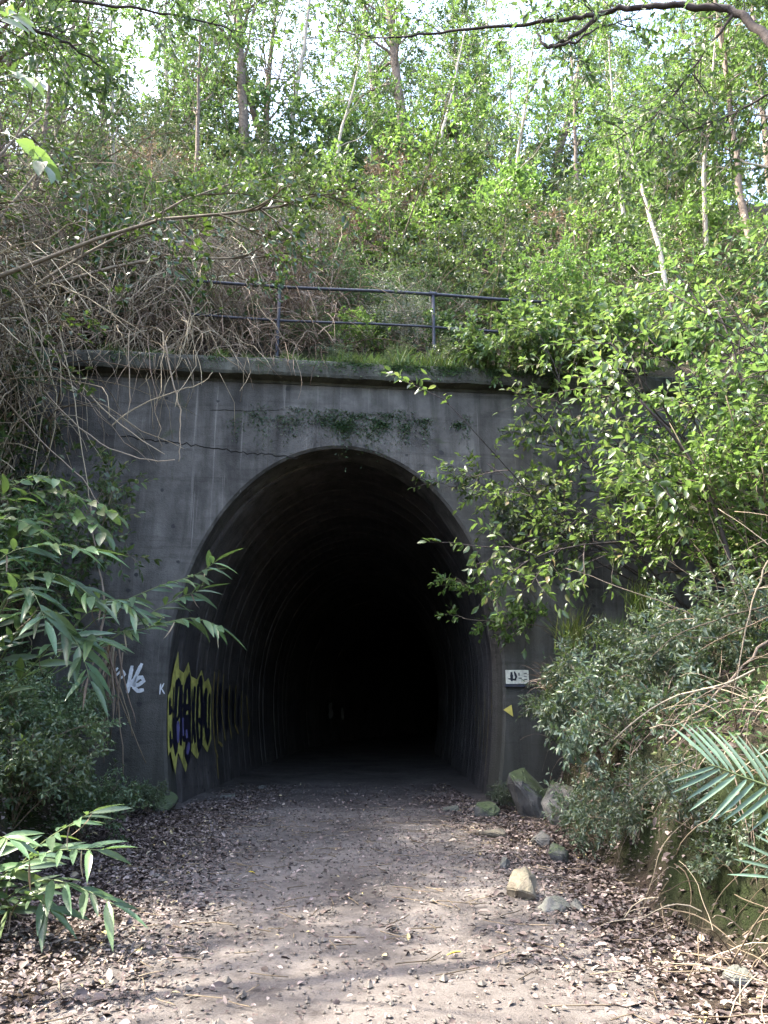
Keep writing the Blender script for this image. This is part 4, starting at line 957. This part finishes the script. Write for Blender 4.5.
def smooth_poly(P, k=6):
    P = np.asarray(P, float); o = []
    for a in range(len(P) - 1):
        p0 = P[max(a - 1, 0)]; p1 = P[a]; p2 = P[a + 1]; p3 = P[min(a + 2, len(P) - 1)]
        for t in np.arange(k) / k:
            o.append(.5 * (2 * p1 + (p2 - p0) * t + (2 * p0 - 5 * p1 + 4 * p2 - p3) * t * t + (3 * p1 - p0 - 3 * p2 + p3) * t ** 3))
    o.append(P[-1]); return np.array(o)
def cane_plant(name, label, base, canes, meshes, L, per, seed, r=.010, droop=.5, dead=0, cat='plant', upv=(0, -.55, .8), t0=.25):
    rng = np.random.default_rng(seed); base = np.asarray(base, float)
    root = link(name, None, None, label, cat, loc=tuple(base))
    for cn in canes:
        P = smooth_poly([base + rng.normal(0, .05, 3) * [1, 1, 0]] + [at(*c) for c in cn])
        a = Acc(); tubes(a, (P - base)[None], np.linspace(r, r * .35, len(P))[None], 5)
        link('cane', a.mesh('cane', G['cane']), root)
        T = nrm(np.gradient(P, axis=0)); n_ = len(P); m_ = per
        for k in range(m_):
            t = t0 + (1 - t0) * (k + rng.uniform(-.3, .3) + .5) / m_; i_ = int(np.clip(t * (n_ - 1), 0, n_ - 1))
            side_ = nrm(np.cross(T[i_], [0, 0, 1.0])) * (1 if k % 2 else -1)
            d = T[i_] * rng.uniform(.4, .9) + side_ * rng.uniform(.5, 1.0) + np.array([0, 0, rng.uniform(-droop, .15)])
            up = np.array(upv) + rng.normal(0, .3, 3)
            put_leaf(meshes[rng.integers(len(meshes))], root, base, P[i_], d, up, L * rng.uniform(.65, 1.15))
        put_leaf(meshes[0], root, base, P[-1], T[-1] + rng.normal(0, .1, 3), [0, 0, 1.0], L)
        for k in range(dead):
            i_ = rng.integers(n_ // 3, n_)
            put_leaf(LMD[rng.integers(2)], root, base, P[i_], rng.normal(0, .25, 3) + [0, 0, -1], rng.normal(0, 1, 3), L * rng.uniform(.45, .8), 'dead_leaf')
    return root
def gb_(x, y): return np.array([x, y, float(height(x, y))])
cane_plant('cane_plant', 'leafy cane plant reaching in front of the left side of the arch', gb_(-4.4, 9.3), [
    [(95, 620, 9.2), (150, 590, 9.0), (195, 575, 8.9), (215, 562, 8.8)], [(90, 640, 9.1), (140, 630, 8.9), (190, 618, 8.8), (222, 628, 8.7)], [(80, 620, 9.1), (110, 600, 8.9), (135, 610, 8.8)], [(110, 640, 9.2), (165, 605, 9.1), (200, 590, 9.0)]], LM, .42, 24, 801, dead=3)
cane_plant('cane_plant', 'tall cane plant with drooping long leaves at the left edge', gb_(-4.0, 7.6), [
    [(-10, 640, 7.3), (20, 580, 7.1), (60, 575, 7.0), (95, 600, 6.9)], [(0, 660, 7.2), (40, 615, 7.0), (75, 640, 6.9), (90, 680, 6.8)], [(-30, 620, 7.2), (0, 560, 7.0), (45, 545, 6.9), (90, 550, 6.8)], [(20, 680, 7.4), (60, 640, 7.2), (95, 640, 7.1)],
    [(-20, 660, 7.0), (5, 600, 6.8), (30, 590, 6.7), (45, 620, 6.6)]], LM, .42, 24, 802, dead=1)
cane_plant('cane_plant', 'low cane plant with long arching leaves in the lower left corner', gb_(-2.72, 5.9), [
    [(10, 880, 5.8), (40, 845, 5.6), (70, 825, 5.5), (92, 812, 5.4)], [(5, 900, 5.7), (45, 880, 5.5), (85, 890, 5.4), (115, 905, 5.3)], [(0, 880, 5.7), (30, 860, 5.5), (60, 850, 5.4), (100, 850, 5.3)], [(-10, 880, 5.6), (0, 840, 5.4), (10, 840, 5.3)], [(10, 910, 5.6), (30, 895, 5.5), (50, 910, 5.4)]], LM, .29, 17, 803, r=.008, dead=2)
cane_plant('broadleaf_plant', 'pale broad-leaved climber spreading at the left edge above the canes', gb_(-4.6, 8.3), [
    [(-20, 560, 7.6), (10, 505, 7.4), (50, 490, 7.3), (85, 500, 7.2), (115, 515, 7.1)], [(-20, 560, 7.5), (0, 500, 7.3), (30, 478, 7.2), (60, 480, 7.1)], [(0, 560, 7.5), (40, 520, 7.3), (80, 515, 7.2), (105, 535, 7.1)], [(-10, 540, 7.3), (15, 520, 7.2), (45, 535, 7.0)]], LMO, .22, 20, 804, r=.007, t0=.3)
cane_plant('broadleaf_plant', 'few large glossy pale leaves near the top left corner', gb_(-4.2, 5.0), [
    [(-60, 300, 4.6), (-20, 110, 4.3), (10, 75, 4.2), (35, 80, 4.1)], [(-60, 320, 4.6), (-15, 150, 4.3), (20, 140, 4.2), (45, 165, 4.1)], [(-70, 300, 4.6), (-40, 60, 4.4), (0, 20, 4.2), (20, 15, 4.1)]], LMO, .19, 6, 805, r=.006, t0=.74, upv=(.2, -1, .5))
# dead fronds hanging by the left jamb
fr = link('dead_frond', None, None, 'bundle of brown dead fronds hanging left of the white tag', 'frond', loc=tuple(at(112, 650, 10.6)))
rg = np.random.default_rng(41); b0 = at(112, 650, 10.6)
for k in range(26):
    P = grow(rg, [[rg.normal(0, .06), rg.normal(0, .06), rg.uniform(-.1, .1)]], [[rg.normal(0, .16), rg.normal(-.05, .1), -1]], rg.uniform(.7, 1.75), 9, .08, -.05)
    a = Acc(); tubes(a, P, np.linspace(.014, .006, 9)[None], 4, [rg.uniform(.2, .8)]); link('dead_strand', a.mesh('dead_strand', G['dead']), fr)
pvine('trailing_root', [(100, 640), (106, 600), (96, 560), (90, 500)], 10.6, .02, 'brown stem from which the dead fronds hang', 'dead', 'stem')

# ---- palm frond at the right edge
def frond(name, label, base, rach, L, seed, nl, mesh, W=.09):
    rng = np.random.default_rng(seed); P = smooth_poly([base] + [at(*c) for c in rach], 10); base = np.asarray(base)
    root = link(name, None, None, label, 'palm', loc=tuple(base))
    a = Acc(); tubes(a, (P - base)[None], np.linspace(.016, .004, len(P))[None], 6); link('rachis', a.mesh('rachis', G['cane']), root)
    T = nrm(np.gradient(P, axis=0)); n_ = len(P)
    view = nrm(-P + np.array([0, 0, CAMH])); 
    for k in range(nl):
        t = .30 + .70 * (k + .5) / nl; i_ = int(t * (n_ - 1))
        env = math.sin(math.pi * min(1, .25 + .75 * (1 - t) / .7 * .9)) * .5 + .55
        for sgn in (1, -1):
            side_ = nrm(np.cross(T[i_], [.05, -.85, .5])) * sgn
            d = T[i_] * (.70 + .8 * max(0, t - .8)) + side_ * (.95 - .45 * max(0, (t - .75) * 3)) + np.array([0, 0, -.04]) + rng.normal(0, .03, 3)
            put_leaf(mesh[rng.integers(len(mesh))], root, base, P[i_], d, np.array([.05, -.85, .5]) + rng.normal(0, .06, 3), L * env * rng.uniform(.92, 1.05) * (1.0 if sgn * side_[2] <= 0 else 1.0), 'leaflet')
    return root
PM = [leaf_mesh(tmpl([.1, .35, .65, .88], [.34, .5, .42, .2], .3, dr), 'leaf_palm', 1, .075, 'leaflet', v) for dr, v in ((.10, .2), (.16, .7), (.2, 1))]
frond('palm_frond', 'large feather palm frond reaching in at the right edge', gb_(3.5, 4.4), [(870, 900, 4.5), (825, 820, 4.5), (780, 792, 4.5), (740, 776, 4.5), (712, 765, 4.5)], .36, 901, 14, PM)
frond('palm_frond', 'smaller palm frond drooping below the large one', gb_(3.3, 4.3), [(840, 890, 4.2), (815, 862, 4.1), (790, 864, 4.05), (768, 880, 4.0)], .22, 902, 8, PM)

# ---- branch hanging across the top right from a tree outside the picture
rg = np.random.default_rng(51); tb = gb_(5.2, 4.2)
ot = link('overhanging_tree', None, None, 'tree whose dark crooked branch crosses the top right of the view', 'tree', loc=tuple(tb))
Pt = smooth_poly([tb + [0, 0, -.4], tb + [-.1, .1, 1.5], tb + [-.5, .4, 2.8], tb + [-.9, .8, 4.2], tb + [-.9, 1.0, 6.5]], 5)
a = Acc(); tubes(a, (Pt - tb)[None], np.linspace(.13, .07, len(Pt))[None], 8); link('trunk', a.mesh('trunk', G['bark_dark']), ot)
limbs_ = [[(860, 130, 5.3), (768, 40, 5.6), (735, 12, 5.7), (690, 6, 5.8), (640, 6, 5.9), (600, 14, 6.0), (560, 20, 6.1), (510, 26, 6.2), (440, 32, 6.3), (384, 38, 6.4), (330, 30, 6.6)], [(600, 14, 6.0), (575, 34, 6.05), (548, 47, 6.1), (538, 30, 6.1), (545, 18, 6.12)], [(548, 47, 6.1), (575, 42, 6.0), (600, 26, 6.0), (640, 18, 6.0)],
          [(735, 12, 5.7), (700, 60, 5.9), (660, 110, 6.1), (610, 145, 6.3)], [(860, 140, 5.3), (790, 90, 5.5), (740, 110, 5.8), (690, 130, 6.0), (660, 140, 6.1)]]
lf = Acc()
for k, lm_ in enumerate(limbs_):
    P = smooth_poly([at(*c) for c in lm_], 6); P += rg.normal(0, .008, P.shape)
    a = Acc(); r_ = (.045, .028, .02, .016, .018)[k]
    tubes(a, (P - tb)[None], np.linspace(r_, r_ * .12, len(P))[None], 7); link('limb', a.mesh('limb', G['bark_dark']), ot)
    s1, d1, t = sprout(rg, (P - tb)[None], 26 if k in (0, 3, 4) else 8, .15, 1, .9)
    Pb = grow(rg, s1, d1 + np.array([0, 0, -.1]), rg.uniform(.3, .8, len(s1)), 6, .15, -.03); tubes_a = Acc(); tubes(tubes_a, Pb, np.linspace(.006, .003, 6)[None].repeat(len(Pb), 0), 3)
    link('twig', tubes_a.mesh('twig', G['bark_dark']), ot, kind='stuff')
    s2, d2, t = sprout(rg, Pb, 3, .3, 1, .8); Pc = grow(rg, s2, d2, rg.uniform(.1, .3, len(s2)), 4, .15, -.04)
    twig_leaves(rg, lf, Pc, 5, .085, .036, T_OVAL, .1, .5, .9, True, .2); twig_leaves(rg, lf, Pb, 4, .085, .036, T_OVAL, .4, .5, .9, True, .2)
link('crown', lf.mesh('crown', G['leaf_tree']), ot)

tb = gb_(-5.2, 4.6)
ot = link('overhanging_tree', None, None, 'tree at the left whose leafy twigs hang across the top left of the view', 'tree', loc=tuple(tb))
Pt = smooth_poly([tb + [0, 0, -.4], tb + [.1, .1, 2.0], tb + [.3, .6, 4.0], tb + [.3, 1.2, 6.5]], 5)
a = Acc(); tubes(a, (Pt - tb)[None], np.linspace(.11, .06, len(Pt))[None], 8); link('trunk', a.mesh('trunk', G['bark_dark']), ot)
lf = Acc()
for k, lm_ in enumerate([[(-110, 10, 5.8), (-20, -20, 6.2), (70, 0, 6.6), (160, 12, 7.0), (235, 30, 7.2)], [(-110, 20, 5.8), (-10, 20, 6.2), (60, 40, 6.5), (105, 70, 6.8)], [(-110, -60, 6.0), (60, -60, 6.6), (180, -30, 7.2), (300, -8, 7.6), (380, -4, 7.8)]]):
    P = smooth_poly([at(*c) for c in lm_], 6); P += rg.normal(0, .01, P.shape)
    a = Acc(); tubes(a, (P - tb)[None], np.linspace(.03, .008, len(P))[None], 6); link('limb', a.mesh('limb', G['bark_dark']), ot)
    s1, d1, t = sprout(rg, (P - tb)[None], 34, .15, 1, .9)
    Pb = grow(rg, s1, d1 + np.array([0, 0, -.15]), rg.uniform(.3, .9, len(s1)), 6, .15, -.05); a = Acc(); tubes(a, Pb, np.linspace(.006, .003, 6)[None].repeat(len(Pb), 0), 3)
    link('twig', a.mesh('twig', G['bark_dark']), ot, kind='stuff')
    s2, d2, t = sprout(rg, Pb, 3, .3, 1, .8); Pc = grow(rg, s2, d2, rg.uniform(.1, .3, len(s2)), 4, .15, -.04)
    twig_leaves(rg, lf, Pc, 4, .10, .045, T_OVAL, .1, .5, .9, True, .2); twig_leaves(rg, lf, Pb, 4, .10, .045, T_OVAL, .4, .5, .9, True, .2)
link('crown', lf.mesh('crown', G['leaf_tree']), ot)

# ------------------------------------------------------------------ leaf litter, twigs on the ground
def litter(name, label, seed, n, fx, mat='litter', L=.075, W=.036, yr=(2.8, 16.5), zoff=.012):
    rng = np.random.default_rng(seed); y = rng.uniform(0, 1, n) ** .8 * (yr[1] - yr[0]) + yr[0]; x = rng.uniform(-5, 4.2, n)
    p = fx(x, y); k = (rng.uniform(0, 1, n) < p); w_ = plane_w(x, y); u_ = (x - P0[0]) * U[0] + (y - P0[1]) * U[1]
    k &= (w_ < -.05) | ((np.abs(u_) < 2.4) & (rng.uniform(0, 1, n) < 1 - w_ / 4.5)); x, y = x[k], y[k]; n = len(x)
    z = np.where(plane_w(x, y) < -.05, np.maximum(height(x, y), 0.0), .012) + zoff + rng.uniform(0, .025, n)
    D = rng.normal(0, 1, (n, 3)) * [1, 1, .22]; up = rng.normal(0, .32, (n, 3)) + [0, 0, 1]; s = rng.uniform(.3, 1.2, n) * (1 + .7 * (rng.uniform(0, 1, n) > .93))
    a = Acc(); leaves(a, np.stack([x, y, z], 1), D, up, L * s, W * s * rng.uniform(.7, 1.5, n), T_OVAL, rng.uniform(0, 1, n) ** .9); link(name, a.mesh(name, G[mat]), None, label, 'leaf litter', kind='stuff')
def edge_p(x, y):
    c = -.35 * sstep(4, 12, y) - .12; hw = 1.55 + .3 * sstep(5, 12, y); d = np.abs(x - c) / hw + .35 * fbm(x * 1.3, y * 1.3, 81)
    e = sstep(.55, 1.1, d); st = np.where((height(x, y) > .8) & (plane_w(x, y) < 0), .25, 1)
    return (.06 + .94 * e) * st
litter('leaf_litter', 'brown and grey fallen leaves lying along both edges of the path', 82, 125000, edge_p, zoff=.014, L=.055, W=.026)
litter('leaf_litter', 'broken leaf fragments and chips strewn over the path', 83, 36000, lambda x, y: np.where((height(x, y) < .25) | (plane_w(x, y) > 0), .55, .05), 'litter', .034, .018, zoff=.028)
rg = np.random.default_rng(84); a = Acc(); n = 420
x = rg.uniform(-3, 2.6, n); y = rg.uniform(3, 11.6, n); k = (height(x, y) < .2); x, y = x[k], y[k]; n = len(x)
P = grow(rg, np.stack([x, y, np.maximum(height(x, y), 0) + .045], 1), rg.normal(0, 1, (n, 3)) * [1, 1, 0.02], rg.uniform(.08, .35, n), 5, .12, 0); P[..., 2] = np.maximum(height(P[..., 0], P[..., 1]), 0) + .045
tubes(a, P, np.full((n, 5), .004), 3, rg.uniform(0, .6, n)); link('twigs', a.mesh('twigs', G['dead']), None, 'small dead twigs scattered on the path', 'twigs', kind='stuff')
a = Acc(); n = 5000
x = rg.uniform(-2.6, 2.2, n); y = rg.uniform(3, 12.4, n); k = (np.abs(height(x, y)) < .12); x, y = x[k], y[k]; n = len(x); s_ = rg.uniform(.006, .017, n) * (1 + 1.2 * (rg.uniform(0, 1, n) > .95))
oc = np.array([(1, 0, 0), (0, 1, 0), (-1, 0, 0), (0, -1, 0), (0, 0, .7), (0, 0, -.7)]); of = np.array([(0, 1, 4), (1, 2, 4), (2, 3, 4), (3, 0, 4), (1, 0, 5), (2, 1, 5), (3, 2, 5), (0, 3, 5)])
V = np.stack([x, y, np.maximum(height(x, y), 0) + .035], 1)[:, None] + oc[None] * s_[:, None, None] * rg.uniform(.6, 1.3, (n, 6, 1)); F = (of[None] + (np.arange(n) * 6)[:, None, None]).reshape(-1, 3)
link('gravel', mesh_np('gravel', V.reshape(-1, 3), [F], plain('grit', (.11, .098, .086), .9, .2, .5, 30), smooth=False), None, 'loose grit and gravel on the trodden path', 'gravel', kind='stuff')
yl = leaf_mesh(tmpl([.12, .35, .65, .88], [.34, .5, .42, .18], .3, .1), 'grass', 1, .35, 'fallen_leaf', .9)
yl2 = bpy.data.meshes.new_from_object(bpy.data.objects.new('tmp', yl)); yl2.materials.clear(); yl2.materials.append(plain('leaf_yellow', (.55, .42, .04), .6, .3, .2, 20))
for (px, py), L_, lb, rz in [((462, 963), .10, 'yellow fallen leaf lying on the path in the foreground', 3.1), ((248, 879), .07, 'pale yellow fallen leaf left of the path centre', .4)]:
    g = gpt(px, py); o = link('fallen_leaf', yl2, None, lb, 'leaf', loc=(g[0], g[1], .06)); o.scale = (L_,) * 3; o.rotation_euler = (.1, .1, rz)
